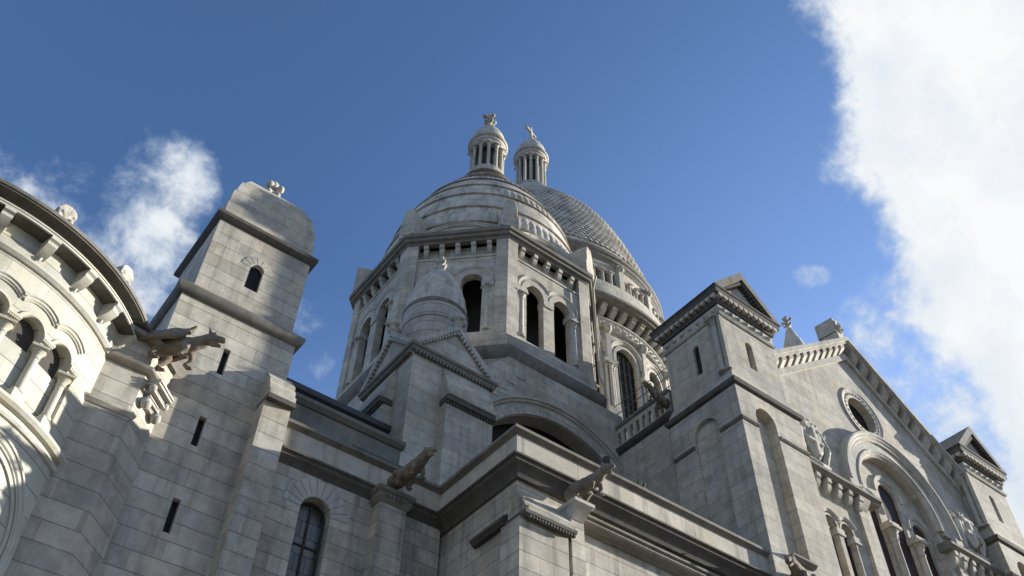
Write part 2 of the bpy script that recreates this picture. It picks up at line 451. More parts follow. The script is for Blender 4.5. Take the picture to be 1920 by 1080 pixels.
def tube(mb, pts, rad, n=10):
    pts = [Vector(p) for p in pts]; vs = []; fs = []
    P = [pts[0]] + pts + [pts[-1]]; R = [rad[0] * .05] + list(rad) + [rad[-1] * .05]
    d0 = (pts[1] - pts[0]).normalized(); d1 = (pts[-1] - pts[-2]).normalized()
    P[0] = pts[0] - d0 * rad[0] * .55; P[-1] = pts[-1] + d1 * rad[-1] * .55
    side = None
    for i, p in enumerate(P):
        d = (P[min(i + 1, len(P) - 1)] - P[max(i - 1, 0)]).normalized()
        if side is None: side = d.orthogonal().normalized()
        side = (side - d * side.dot(d)).normalized(); o = d.cross(side)
        vs += [p + (side * cos(2 * pi * j / n) + o * sin(2 * pi * j / n)) * R[i] for j in range(n)]
    for i in range(len(P) - 1):
        A, B = i * n, (i + 1) * n
        fs += [(A + j, A + (j + 1) % n, B + (j + 1) % n, B + j) for j in range(n)]
    fs.append(tuple(range(n))[::-1]); fs.append(tuple(range((len(P) - 1) * n, len(P) * n)))
    mb.add(vs, fs)

def ball(mb, c, r, n=10, sc=(1, 1, 1)):
    prof = [(max(r * sin(pi * i / 8), 0.0005), -r * cos(pi * i / 8)) for i in range(9)]
    t = MB(); lathe(t, 0, 0, prof, n)
    mb.add([(c[0] + x * sc[0], c[1] + y * sc[1], c[2] + z * sc[2]) for x, y, z in t.v], t.f)

def fused(name, mb, mat, voxel=0.03, smooth_it=3, rough_amp=0.0, parent=None, label=None):
    """fuse overlapping pieces into one continuous carved surface"""
    me = bpy.data.meshes.new('t'); me.from_pydata(mb.v, [], mb.f)
    bm = bmesh.new(); bm.from_mesh(me); bmesh.ops.recalc_face_normals(bm, faces=bm.faces); bm.to_mesh(me); bm.free()
    o = bpy.data.objects.new('t', me); COL.objects.link(o)
    r = o.modifiers.new('r', 'REMESH'); r.mode = 'VOXEL'; r.voxel_size = voxel
    s = o.modifiers.new('s', 'SMOOTH'); s.iterations = smooth_it; s.factor = .5
    dg = bpy.context.evaluated_depsgraph_get(); dg.update()
    out = bpy.data.meshes.new_from_object(o.evaluated_get(dg))
    bpy.data.objects.remove(o); bpy.data.meshes.remove(me)
    if rough_amp:
        for v in out.vertices:
            v.co += Vector(noise.noise_vector(v.co * 7.0)) * rough_amp
    out.name = name; out.materials.clear(); out.materials.append(mat)
    out.polygons.foreach_set('use_smooth', [True] * len(out.polygons))
    ob = bpy.data.objects.new(name, out); COL.objects.link(ob)
    if parent is not None: ob.parent = parent
    if label: ob['label'] = label
    return ob

def cross_finial(mb, x, y, z, s):
    """leafy stone cross on a stem"""
    lathe(mb, x, y, [(.16 * s, z - .1 * s), (.16 * s, z), (.08 * s, z + .08 * s), (.08 * s, z + .3 * s), (.15 * s, z + .36 * s), (.07 * s, z + .44 * s), (.07 * s, z + .95 * s), (.02, z + 1.05 * s)], 10)
    for ax, ay in ((1, 0), (0, 1)):
        for sgn in (-1, 1):
            ball(mb, (x + ax * sgn * .28 * s, y + ay * sgn * .28 * s, z + .72 * s), .12 * s)
            tube(mb, [(x, y, z + .7 * s), (x + ax * sgn * .26 * s, y + ay * sgn * .26 * s, z + .72 * s)], [.07 * s, .08 * s], 6)
            ball(mb, (x + ax * sgn * .2 * s, y + ay * sgn * .2 * s, z + .42 * s), .1 * s)
    ball(mb, (x, y, z + 1.02 * s), .12 * s)

# ---------------------------------------------------------------- ground
g = MB(); g.add([(-3000, -3000, 0), (3000, -3000, 0), (3000, 3000, 0), (-3000, 3000, 0)], [(0, 1, 2, 3)])
gr = build("ground", g, ground_mat(), smooth=0); gr['kind'] = 'structure'

# ================================================================ the basilica
CH = thing("basilica", "pale limestone basilica with two grey domes, gabled transept and round apse chapel", "church", (12, 18, 0))
CH.matrix_world = Matrix.Identity(4)

# ---------------------------------------------------------------- apse chapel
def apse():
    f = cylf(AC[0], AC[1], 4.4)
    cuts = [-7 + .35 * i for i in range(38)]
    cs = [1.97 + .85 * k for k in range(-9, 2)]
    w = MB()
    cN, c0 = cs[-1], cs[0]
    op = [(c0 - .3, 12.47), (cN + .57, 12.47), (cN + .57, 13.98), (cN + .3, 13.98)]
    for c in reversed(cs): op += arc(c, 13.98, .30, 0, pi, 14)
    slab(w, [(-7.2, 0), (5.6, 0), (5.6, 15.9), (-7.2, 15.9)], [op], -.19, 0, f, cuts)
    slab(w, [(-7.2, 0), (5.6, 0), (5.6, 15.9), (-7.2, 15.9)], [arch(c, .285, 13.66, 13.98) for c in cs], -.7, -.195, f, cuts)
    body = build("apse_chapel", w, M_APSE, CH, smooth=20, label="sunlit round apse chapel with an arcade of small arches")
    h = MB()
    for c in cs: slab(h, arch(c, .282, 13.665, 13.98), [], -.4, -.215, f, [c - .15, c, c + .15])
    build("recess_backing", h, M_INNER, body)  # dark plate close behind the arch heads, painted as deep shade
    h = MB()
    for c in cs:
        ringsweep(h, c, 13.95, hood_prof(.60, .73, .10), acos(.425 / .665), pi - acos(.425 / .665), 16, f)
        ringsweep(h, c, 13.95, [(.30, -.1), (.39, -.1), (.39, .015), (.37, .04), (.315, .04), (.30, .015)], 0, pi, 18, f)
    build("arch_mouldings", h, M_PALE, body)
    for c in cs:
        q = MB(); u = c + .425
        p = f(u, 0, -.085)
        column(q, p[0], p[1], 12.72, 13.84, .088, 14, cap=.27)
        p2 = [f(u + a, 0, b) for a, b in ((-.12, .03), (.12, .03), (.11, -.195), (-.11, -.195))]
        frustum(q, [([(x, y) for x, y, _ in p2], 13.845), ([(x, y) for x, y, _ in p2], 13.9), ([f(u + a, 0, b)[:2] for a, b in ((-.15, .10), (.15, .10), (.13, -.195), (-.13, -.195))], 13.96), ([f(u + a, 0, b)[:2] for a, b in ((-.15, .10), (.15, .10), (.13, -.195), (-.13, -.195))], 14.02)])
        for k in range(6): fbox(q, f, u - .135 + k * .047, u - .108 + k * .047, 13.9, 13.94, .03, .09)
        fbox(q, f, u - .15, u + .15, 12.45, 12.73, -.195, .03)
        build("arcade_column", q, M_PALE, body)
    P = [(AC[0] + 4.4 * cos(a), AC[1] + 4.4 * sin(a)) for a in [-pi / 2 + (-7.2 + .2 * i) / 4.4 for i in range(65)]]
    Pa = [p for p in P if not (p[0] > 1.75 and p[1] > 17.2)]
    s = MB()
    mould(s, Pa, [(-.05, 12.28), (.09, 12.30), (.15, 12.36), (.15, 12.42), (.05, 12.47), (-.05, 12.47)])
    mould(s, Pa, [(-.05, 12.06), (.05, 12.08), (.08, 12.13), (.06, 12.18), (-.05, 12.18)])
    mould(s, Pa, [(-.05, 15.17), (.05, 15.18), (.11, 15.24), (.11, 15.29), (.03, 15.34), (-.05, 15.34)])
    ringsweep(s, 2.2, 10.1, hood_prof(1.52, 1.70, .10), -.3, pi + .3, 48, f)
    ringsweep(s, 2.2, 10.1, rect_prof(1.38, 1.46, -.02, .04), -.3, pi + .3, 48, f)
    ringsweep(s, -1.9, 10.1, hood_prof(1.52, 1.70, .10), -.3, pi + .3, 48, f)
    build("string_mouldings", s, M_PALE, body)
    cb = MB()
    fr = lambda u: u
    for k in range(-8, 3):
        c = 2.36 + .94 * k
        sec = [(-.02, 15.928), (.37, 15.928), (.37, 15.84), (.31, 15.80), (.31, 15.72), (.2, 15.60), (.08, 15.54), (-.02, 15.5)]
        kk = len(sec)
        vs = [f(c - .105, v, w_) for w_, v in sec] + [f(c + .105, v, w_) for w_, v in sec]
        cb = MB(); cb.add(vs, [tuple(range(kk)), tuple(range(kk, 2 * kk))[::-1]] + [(i, (i + 1) % kk, kk + (i + 1) % kk, kk + i) for i in range(kk)])
        p = f(c, 15.5, .05)
        tube(cb, [p, (p[0], p[1], p[2] - .09)], [.05, .02], 6)
        build("corbel", cb, M_PALE, body)
    t = MB()
    mould(t, P, [(-.1, 15.93), (.34, 15.93), (.34, 15.975), (.30, 15.985), (.30, 16.0), (.34, 16.01), (.34, 16.045), (-.1, 16.05)])
    build("cornice_fillets", t, M_PALE, body)
    t = MB(); mould(t, P, [(-.1, 15.905), (.325, 15.905), (.325, 15.928), (-.1, 15.928)]); build("shade_soffit", t, M_DARK, body)  # thin dark slab: underside shade of the fillets painted in
    t = MB()
    mould(t, P, [(-.1, 16.05), (.20, 16.05), (.24, 16.12), (.40, 16.17), (.50, 16.20), (.50, 16.24), (-.1, 16.26)])
    build("cornice", t, M_DARK, body)  # dark stone puts the soffit's shade into the colour
    t = MB(); mould(t, P, [(-.1, 16.245), (.53, 16.245), (.55, 16.30), (.50, 16.36), (-.1, 16.42)]); build("eaves_slab", t, M_GREY, body)
    t = MB()
    mould(t, P, [(.34, 16.36), (.34, 16.42), (-3.9, 17.9), (-3.9, 16.36)])
    build("roof", t, M_ROOF, body)
    for a in (-95, -73, -51):
        q = MB(); u = (radians(a) + pi / 2) * 4.4
        slab(q, [(u - .13, 16.3), (u + .13, 16.3), (u + .16, 16.46)] + arc(u, 16.57, .19, -.25, pi + .25, 14) + [(u - .16, 16.46)], [], .24, .44, f)
        ringsweep(q, u, 16.57, rect_prof(.13, .2, .42, .48), -.2, pi + .2, 16, f)
        for k in range(5):
            b = pi * (k + .5) / 5
            tube(q, [f(u, 16.42, .44), f(u + .12 * cos(b), 16.57 + .11 * sin(b), .46)], [.02, .03], 6)
        for sg in (-1, 1): ball(q, f(u + sg * .13, 16.40, .44), .07, 8)
        fused("antefix", q, M_CARVED, .022, 2, .008, body, label="small shell-shaped stone ornament on the chapel eave")
    # pier between chapel and stair tower
    q = MB()
    prism(q, [(1.62, 17.0), (2.6, 17.0), (3.28, 17.68), (3.28, 18.6), (1.62, 18.6)], 13.98, 16.0)
    prism(q, [(1.57, 16.94), (2.62, 16.94), (3.28, 17.6), (3.28, 18.6), (1.57, 18.6)], 0, 13.9)
    pier = build("angle_pier", q, M_ASHLAR, CH, label="stone angle pier joining the apse chapel to the stair tower")
    q = MB()
    mould(q, [(1.55, 16.96), (2.6, 16.96), (2.66, 17.02)], [(-.06, 13.88), (.05, 13.89), (.12, 13.96), (.12, 14.02), (0, 14.08), (-.06, 14.08)])
    build("impost_moulding", q, M_CARVED, pier)
    q = MB()
    mould(q, [(1.45, 16.86), (1.62, 17.0), (2.6, 17.0), (3.28, 17.68)], [(-.06, 15.12), (.06, 15.14), (.16, 15.22), (.16, 15.3), (0, 15.38), (-.06, 15.38)])
    build("string_moulding", q, M_GREY, pier)
    q = MB()
    prism(q, [(1.5, 16.7), (2.62, 16.86), (3.3, 17.55), (3.3, 18.8), (1.5, 18.8)], 16.0, 16.12)
    build("pier_cap", q, M_GREY, pier)
    # carved corner bracket on the splayed face
    f3 = plane(2.94, 17.34, .7071, .7071)
    q = MB()
    for k, (z, hw, d) in enumerate(((14.55, .22, .10), (14.62, .26, .16), (14.74, .24, .14), (14.80, .30, .24), (14.92, .27, .2), (14.98, .36, .32), (15.06, .36, .34))):
        fbox(q, f3, -hw, hw, z, z + .055, -.02, d)
    fbox(q, f3, -.24, .24, 14.5, 15.1, -.02, .1)
    for s_ in (-1, 1):
        p = f3(s_ * .26, 14.5, .12); ball(q, p, .13); p = f3(s_ * .33, 14.88, .2); ball(q, p, .09)
    build("carved_bracket", q, M_CARVED, pier)
apse()

# ---------------------------------------------------------------- stair tower
def stair_tower():
    x0, x1, y0, y1 = 2.75, 5.98, 17.7, 20.9
    q = MB()
    box(q, x0, x1, y0 + .3, y1, 0, 18.6)
    slits = [(4.30, 12.6), (4.27, 14.85), (4.30, 17.05)]
    slab(q, [(x0, 0), (x1, 0), (x1, 18.6), (x0, 18.6)], [[(c - .085, z - .42), (c + .085, z - .42), (c + .085, z + .42), (c - .085, z + .42)] for c, z in slits], -.29, 0, F(y0))
    X0, X1, Y0, Y1 = 2.98, 5.86, 17.9, 20.75
    box(q, X0, X1, Y0 + .3, Y1, 18.6, 22.0)
    slab(q, [(X0, 18.6), (X1, 18.6), (X1, 22.0), (X0, 22.0)], [arch(4.42, .2, 19.95, 20.75)], -.29, 0, F(Y0))
    t = build("stair_tower", q, M_ASHLAR, CH, label="square stair tower with domed cap and three slits above each other")
    for c, z in slits:
        q = MB(); fbox(q, F(y0), c - .14, c + .14, z - .5, z + .5, -.28, -.16); build("slit_window", q, M_GLASS, t)
    q = MB(); slab(q, arch(4.42, .27, 19.85, 20.75), [], -.28, -.14, F(Y0)); build("arched_window", q, M_GLASS, t)
    q = MB(); voussoirs(q, 4.42, 20.75, .21, .47, 7, 0, pi, -.02, .012, F(Y0), .02); build("voussoirs", q, M_CARVED, t)
    q = MB(); mould(q, rect(x0, x1, y0, y1), [(-.4, 18.55), (.0, 18.55), (.10, 18.60), (.17, 18.70), (.18, 18.82), (-.02, 19.02), (-.2, 19.22), (-.4, 19.22)], True)
    build("weathering_ledge", q, M_GREY, t)
    q = MB(); mould(q, rect(X0, X1, Y0, Y1), [(-.4, 21.95), (.0, 21.95), (.07, 22.0), (.16, 22.1), (.16, 22.22), (.02, 22.32), (-.4, 22.32)], True)
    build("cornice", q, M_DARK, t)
    q = MB(); cx, cy = (X0 + X1) / 2, (Y0 + Y1) / 2
    lev = []
    for hw, z in ((1.41, 22.3), (1.42, 22.85), (1.38, 22.87), (1.38, 23.2), (1.36, 23.5), (1.31, 23.52), (1.25, 23.95), (1.19, 24.2), (1.13, 24.22), (1.02, 24.55), (.9, 24.8), (.83, 24.82), (.68, 25.08), (.5, 25.3), (.43, 25.32), (.25, 25.48), (.16, 25.54)):
        lev.append((rect(cx - hw, cx + hw, cy - hw, cy + hw), z))
    frustum(q, lev); build("domed_cap", q, M_HIGH, t)
    q = MB(); lathe(q, cx, cy, [(.26, 25.35), (.22, 25.5), (.12, 25.58), (.12, 25.75), (.2, 25.82), (.1, 25.9), (.1, 26.1), (.02, 26.2)], 12)
    for k in range(4):
        a = pi / 4 + k * pi / 2; ball(q, (cx + .27 * cos(a), cy + .27 * sin(a), 26.05), .14); ball(q, (cx + .22 * cos(a), cy + .22 * sin(a), 25.75), .11)
    ball(q, (cx, cy, 26.3), .17)
    fused("finial", q, M_CARVED, .03, 2, .01, t)
    # buttress beside the tower
    q = MB(); bx0, bx1 = 5.42, 6.12
    prof = [(17.72, 0), (17.22, 0), (17.22, 16.1), (17.72, 16.1)]
    q.add([(x, y, z) for x in (bx0, bx1) for y, z in prof], [(0, 1, 2, 3), (7, 6, 5, 4), (0, 4, 5, 1), (1, 5, 6, 2), (2, 6, 7, 3), (3, 7, 4, 0)])
    prof = [(17.72, 16.22), (17.08, 16.22), (17.08, 16.4), (17.2, 16.52), (17.22, 16.68), (17.32, 16.8), (17.34, 16.95), (17.72, 17.4)]
    k = len(prof)
    q.add([(x, y, z) for x in (bx0 + .02, bx1 + .02) for y, z in prof], [tuple(range(k)), tuple(range(k, 2 * k))[::-1]] + [(i, (i + 1) % k, k + (i + 1) % k, k + i) for i in range(k)])
    b = build("buttress", q, M_ASHLAR, CH, label="narrow buttress with sloped stepped cap beside the stair tower")
    q = MB(); box(q, bx0 + .0, bx1 + .04, 17.05, 17.7, 16.1, 16.24)
    build("drip_moulding", q, M_DARK, b)
stair_tower()

# ---------------------------------------------------------------- aisle wall and projecting block
def aisle():
    q = MB()
    slab(q, [(5.9, 0), (10.9, 0), (10.9, 15.3), (5.9, 15.3)], [arch(7.41, .40, 9.4, 13.86)], -.42, 0, F(17.5))
    box(q, 6.0, 10.9, 17.93, 20.0, 0, 15.3)
    w = build("aisle_wall", q, M_ASHLAR2, CH, label="shaded aisle wall with one arched leaded window")
    q = MB(); voussoirs(q, 7.41, 13.86, .41, .88, 11, .05, pi - .05, -.02, .018, F(17.5), .022); build("voussoirs", q, M_CARVED, w)
    q = MB(); slab(q, arch(7.41, .45, 9.3, 13.86), [], -.41, -.33, F(17.5)); build("leaded_window", q, M_LEAD, w)
    q = MB(); slab(q, arch(7.41, .41, 9.35, 13.86), [arch(7.41, .36, 9.45, 13.86)], -.33, -.25, F(17.5)); fbox(q, F(17.5), 7.385, 7.435, 9.4, 14.2, -.33, -.28)
    for z in (10.6, 12.0, 13.1): fbox(q, F(17.5), 7.05, 7.77, z, z + .03, -.33, -.29)
    build("window_frame", q, M_INNER, w)
    # pilaster carrying a beast
    q = MB(); box(q, 8.86, 9.62, 17.12, 17.6, 0, 14.62); p = build("pilaster", q, M_ASHLAR2, w)
    q = MB(); mould(q, [(8.86, 17.6), (8.86, 17.12), (9.62, 17.12), (9.62, 17.6)], [(-.2, 14.62), (.02, 14.62), (.1, 14.72), (.1, 14.86), (.16, 14.9), (.16, 15.0), (-.2, 15.04)])
    for k in range(6): box(q, 8.9 + k * .115, 8.96 + k * .115, 16.98, 17.12, 14.74, 14.84)
    box(q, 8.98, 9.5, 17.1, 17.5, 15.0, 15.05)
    build("pedestal", q, M_GREY, w)
    # set-back upper wall and roof
    q = MB(); box(q, 6.0, 10.2, 18.6, 19.6, 15.3, 17.7); mould(q, [(6.0, 18.6), (10.1, 18.6)], [(-.3, 17.6), (.05, 17.6), (.16, 17.7), (.18, 17.8), (0, 17.9), (-.3, 17.9)])
    build("upper_aisle_wall", q, M_GREY, CH, label="grey set-back wall above the aisle parapet")
    q = MB(); mould(q, [(5.6, 19.5), (10.2, 19.5)], [(-1.2, 17.8), (.0, 17.8), (.0, 18.7), (.14, 18.78), (.16, 18.95), (-.4, 19.16), (-1.2, 19.4)])
    box(q, 5.6, 10.2, 20.4, 22.0, 0, 19.3)
    build("aisle_roof", q, M_ROOF, CH)
    # projecting block
    q = MB(); box(q, 10.98, 20.0, 14.38, 19.8, 0, 15.2)
    b = build("aisle_block", q, M_ASHLAR2, CH, label="projecting aisle block with its sunlit face and deep parapet")
    q = MB()
    box(q, 10.70, 12.12, 13.9, 14.6, 0, 13.3)
    prof = [(14.5, 13.42), (13.72, 13.42), (13.72, 13.52), (13.86, 13.62), (13.88, 13.72), (14.40, 14.42), (14.5, 14.42)]; k = len(prof)
    q.add([(x, y, z) for x in (10.82, 12.2) for y, z in prof], [tuple(range(k)), tuple(range(k, 2 * k))[::-1]] + [(i, (i + 1) % k, k + (i + 1) % k, k + i) for i in range(k)])
    bt = build("corner_buttress", q, M_ASHLAR2, b)
    q = MB(); mould(q, [(10.8, 14.5), (10.8, 13.78), (12.2, 13.78), (12.2, 14.5)], [(-.3, 13.28), (-.02, 13.28), (.05, 13.34), (.06, 13.43), (-.3, 13.43)])
    for k in range(16): box(q, 10.86 + k * .085, 10.9 + k * .085, 13.7, 13.78, 13.22, 13.29)
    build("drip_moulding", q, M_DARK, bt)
    q = MB(); mould(q, [(10.98, 16.0), (10.98, 14.68)], [(-.1, 13.52), (.02, 13.55), (.18, 13.66), (.18, 13.72), (.14, 13.74), (.14, 13.78), (-.1, 13.9)])
    for k in range(14): box(q, 10.83, 10.98, 14.72 + k * .09, 14.76 + k * .09, 13.52, 13.62)
    build("carved_ledge", q, M_DARK, b)
    q = MB(); box(q, 12.22, 12.62, 13.9, 14.3, 0, 13.9); build("pilaster", q, M_ASHLAR2, b)
    q = MB(); frustum(q, [(rect(12.24, 12.6, 13.88, 14.4), 13.85), (rect(12.18, 12.68, 13.66, 14.4), 14.14), (rect(12.12, 12.74, 13.6, 14.4), 14.18), (rect(12.12, 12.74, 13.6, 14.4), 14.27)])
    build("pedestal", q, M_CARVED, b)
    q = MB(); mould(q, [(12.7, 14.38), (19.8, 14.38)], [(-.1, 14.0), (.1, 14.0), (.12, 14.06), (.30, 14.08), (.34, 14.12), (.34, 14.16), (.27, 14.18), (.27, 14.22), (.36, 14.25), (.36, 14.31), (-.1, 14.40)])
    build("string_moulding", q, M_GREY, b)
    path = [(6.1, 17.5), (10.85, 17.5), (10.85, 14.2), (19.8, 14.2)]
    q = MB(); mould(q, path, [(-.3, 14.64), (-.06, 14.66), (-.02, 14.76), (.05, 14.86), (.18, 14.95), (.2, 15.03), (.26, 15.05), (.26, 15.10), (.12, 15.16), (-.3, 15.16)])
    for k in range(110): box(q, 10.95 + k * .08, 10.985 + k * .08, 13.965, 14.05, 15.03, 15.052)
    build("cornice", q, M_DARK, b, label="dark cornice under the aisle parapet, with painted shade")  # soffit shade and the shadow below it are put into the dark colour
    q = MB(); mould(q, path, [(-.3, 15.165), (.08, 15.165), (.08, 15.78), (-.3, 15.78)])
    for i, (u, w_) in enumerate(((6.1, 0),)): pass
    build("parapet", q, stone("parapet_limestone", (0.52, 0.485, 0.415), joints='wall', row=3.0, width=1.9, seed=12, stain=0.5, streak=0.9), b)
    q = MB(); mould(q, path, [(-.34, 15.78), (.09, 15.78), (.15, 15.83), (.22, 15.86), (.22, 15.95), (.14, 16.0), (-.34, 16.02)])
    build("coping", q, M_GREY, b)
    q = MB(); box(q, 8.0, 10.0, 17.42, 17.8, 16.02, 16.12); build("coping_stone", q, M_DARK, b)
    q = MB(); box(q, 6.1, 11.0, 17.8, 18.6, 15.0, 15.3); box(q, 11.2, 19.8, 14.6, 19.8, 15.21, 15.3); build("lead_flat_roof", q, M_ROOF, b)
aisle()

# ---------------------------------------------------------------- domed octagonal tower
OC = (17.05, 25.6)
def lantern(par, cx, cy, z0, r, h_col, ncol, ch, mat):
    q = MB(); lathe(q, cx, cy, [(r * 1.5, z0 - .4), (r * 1.35, z0 - .1), (r * 1.22, z0), (r * 1.22, z0 + .25), (r * 1.1, z0 + .3), (r * 1.1, z0 + .55), (r * .5, z0 + .56)], 32)
    b = build("lantern", q, mat, par)
    for k in range(ncol):
        a = 2 * pi * k / ncol; q = MB()
        column(q, cx + r * .95 * cos(a), cy + r * .95 * sin(a), z0 + .55, z0 + .55 + h_col, .105 * r / 1.0, 10, cap=.4)
        build("lantern_column", q, mat, par)
    q = MB(); lathe(q, cx, cy, [(r * .62, z0 + .5), (r * .62, z0 + .8 + h_col)], 24); build("lantern_core", q, M_INNER, par)
    z = z0 + .55 + h_col
    q = MB(); lathe(q, cx, cy, [(r * a, z + ch * b / 2.8) for a, b in ((.6, 0), (1.04, 0), (1.06, .22), (1.12, .26), (1.12, .45), (1.22, .5), (1.26, .6), (1.22, .68), (1.14, .7), (1.12, .9), (1.1, .92), (1.07, 1.15), (1.0, 1.4), (.98, 1.42), (.82, 1.78), (.80, 1.8), (.58, 2.14), (.36, 2.42), (.24, 2.58), (.2, 2.75), (.02, 2.8))], 36)
    build("lantern_cap", q, mat, par)
    return z + ch * .96

def domed_tower():
    cx, cy = OC; ap = 5.40; half = ap * tan(pi / 8)
    q = MB()
    prism(q, octo(cx, cy, ap + .22), 23.6, 25.0); box(q, 12.4, 22.6, 21.6, 30.0, 0, 23.7)
    prism(q, octo(cx, cy, ap + .10), 25.55, 26.4)
    frustum(q, [(octo(cx, cy, ap + .10), 26.4), (octo(cx, cy, ap - .10), 26.8)])
    for k in range(8):
        a = -pi / 2 + k * pi / 4                      # outward normal
        f = plane(cx + ap * cos(a), cy + ap * sin(a), -sin(a), cos(a))
        slab(q, [(-half, 26.6), (half, 26.6), (half, 31.42), (-half, 31.42)], [arch(c, .45, 26.78, 29.78) for c in (-.73, .73)], -.42, -.09, f)
        slab(q, [(-half, 31.4), (half, 31.4), (half, 32.5), (-half, 32.5)], [], -.6, -.36, f)
        # corner pilaster strips
        for s in (-1, 1):
            fbox(q, f, s * half, s * (half - .52), 26.6, 32.45, -.36, 0)
        fbox(q, f, -half + .52, half - .52, 31.30, 31.42, -.14, -.05)
    t = build("domed_tower", q, M_HIGH, CH, label="octagonal tower with paired arched openings under a banded stone dome")
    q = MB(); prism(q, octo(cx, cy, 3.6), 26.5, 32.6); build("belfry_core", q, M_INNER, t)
    q = MB(); prism(q, octo(cx, cy, 5.2), 32.3, 32.5); build("belfry_ceiling", q, M_INNER, t)
    for k in range(8):
        a = -pi / 2 + k * pi / 4
        f = plane(cx + ap * cos(a), cy + ap * sin(a), -sin(a), cos(a))
        q = MB()
        for c in (-.73, .73):
            a0 = acos(.73 / .86)
            lo, hi = (0, pi - a0) if c > 0 else (a0, pi)
            ringsweep(q, c, 29.78, hood_prof(.80, .92, .06), lo, hi, 22, lambda u, v, w, f=f: f(u, v, w - .09))
            ringsweep(q, c, 29.78, rect_prof(.45, .70, -.12, -.07), 0, pi, 20, f)
        build("arch_hood", q, M_CARVED, t)
        for u, w in ((0, -.26), (-1.40, -.16), (1.40, -.16)):
            q = MB(); p = f(u, 0, w); column(q, p[0], p[1], 26.9, 29.45, .115, 12, cap=.42)
            fbox(q, f, u - .27, u + .27, 29.45, 29.76, -.5, -.05)
            build("opening_column", q, M_CARVED, t)
        for q in corbel_list(lambda u, v, w, f=f: f(u, v, w - .36), -half + .5, half - .5, 5, 32.3, .68, .2, .36): build("corbel", q, M_CARVED, t)
    q = MB(); mould(q, octo(cx, cy, ap - .1), [(-.4, 32.3), (.12, 32.3), (.16, 32.42), (.28, 32.46), (.30, 32.60), (.38, 32.64), (.40, 32.82), (.3, 32.92), (-.4, 32.96)], True)
    build("cornice", q, M_GREY, t)
    q = MB(); mould(q, octo(cx, cy, ap + .14), [(-.4, 24.9), (.05, 24.95), (.2, 25.1), (.28, 25.3), (.30, 25.5), (.02, 25.72), (-.4, 25.75)], True)
    build("base_ledge", q, M_GREY, t)
    # corner blocks on the cornice
    for i, (x, y) in enumerate(octo(cx, cy, ap)):
        a = atan2(y - cy, x - cx); q = MB()
        f = plane(x, y, -sin(a), cos(a))
        slab(q, [(-.42, 32.85), (.42, 32.85), (.42, 33.55), (.33, 33.68), (.32, 34.25), (.2, 34.75), (-.2, 34.75), (-.32, 34.25), (-.33, 33.68), (-.42, 33.55)], [], -.85, .22, f)
        build("corner_block", q, M_HIGH, t, bevel=.03)
    # dome
    prof0 = [(5.16, 32.9), (5.14, 33.6), (5.08, 34.4), (4.95, 35.2), (4.80, 36.0), (4.60, 36.9), (4.36, 37.7), (4.06, 38.5), (3.70, 39.3), (3.28, 40.1), (2.82, 40.9), (2.32, 41.7), (1.85, 42.5), (1.5, 43.1), (1.3, 43.5)]
    def rz(z):
        for (ra, za), (rb, zb) in zip(prof0, prof0[1:]):
            if za <= z <= zb: return ra + (rb - ra) * (z - za) / (zb - za)
        return prof0[-1][0]
    bands = [32.9, 34.1, 35.5, 36.9, 38.2, 39.5, 40.7, 41.8, 42.8, 43.5]
    q = MB(); n = 252; vs = []; rows = []
    for bi, (za, zb) in enumerate(zip(bands, bands[1:])):
        for j in range(5):
            tt = j / 4; z = za + (zb - za) * tt
            off = .10 * (1 - tt) - .015
            if j == 4: z -= .012
            rows.append((z, off, bi, j))
    k = len(rows)
    for i in range(n):
        a = 2 * pi * i / n
        for z, off, bi, j in rows:
            r = rz(z) + off
            if bi % 2 == 1 and j in (1, 2): r += .05 * (1 if i % 3 else -0.9)
            vs.append((cx + r * cos(a), cy + r * sin(a), z))
    fs = [(i * k + j, ((i + 1) % n) * k + j, ((i + 1) % n) * k + j + 1, i * k + j + 1) for i in range(n) for j in range(k - 1)]
    q.add(vs, fs); d = build("dome", q, stone("dome_course_limestone", (0.60, 0.57, 0.51), joints="cyl", cyl=(cx, cy, 4.6), row=.66, width=.55, var=.12, seed=16, stain=1.0, streak=.8, mortar=.72), t, smooth=25)
    # low segmental gables at the foot of the dome, one per face
    q = MB()
    for kf in range(8):
        a = -pi / 2 + kf * pi / 4; f = plane(cx + 5.2 * cos(a), cy + 5.2 * sin(a), -sin(a), cos(a))
        R = 2.6; pts = arc(0, 33.75 - R, R, pi / 2 - .72, pi / 2 + .72, 12)
        slab(q, pts + [(-1.72, 32.9), (1.72, 32.9)], [], -.5, -.02, f)
        ringsweep(q, 0, 33.75 - R, hood_prof(2.52, 2.70, .12), pi / 2 - .72, pi / 2 + .72, 20, f)
    build("lunette_band", q, M_DOME, t)
    ztop = lantern(t, cx, cy, 44.0, .96, 2.4, 12, 3.2, M_CARVED)
    q = MB(); cross_finial(q, cx, cy, ztop - .05, 1.3); fused("cross", q, M_CARVED, .05, 2, .01, t)
    # drain pipe down the right corner
    q = MB(); v = octo(cx, cy, ap + .12)[6]
    tube(q, [(v[0] + .02, v[1] - .42, 32.5), (v[0] + .06, v[1] - .12, 31.9), (v[0] + .06, v[1] - .1, 26.7), (v[0] + .1, v[1] - .34, 25.9), (v[0] + .1, v[1] - .36, 25.3)], [.05] * 5, 8)
    build("drain_pipe", q, M_PIPE, t, label="thin tan drain pipe down the right corner of the octagonal tower")
    # nave wall with the great arch below the octagon
    q = MB(); yA = 19.9
    slab(q, [(11.3, 14), (20.4, 14), (20.4, 25.0), (14.75, 25.0), (13.2, 23.4), (11.3, 21.3)], [arch(17.05, 3.75, 14.3, 19.15, 40)], -.6, 0, F(yA))
    nv = build("nave_arch_wall", q, M_HIGH, CH, label="wall with a great round arch below the octagonal tower")
    q = MB(); ringsweep(q, 17.05, 19.15, rect_prof(3.78, 4.2, -.02, .05), .12, pi - .12, 48, F(yA))
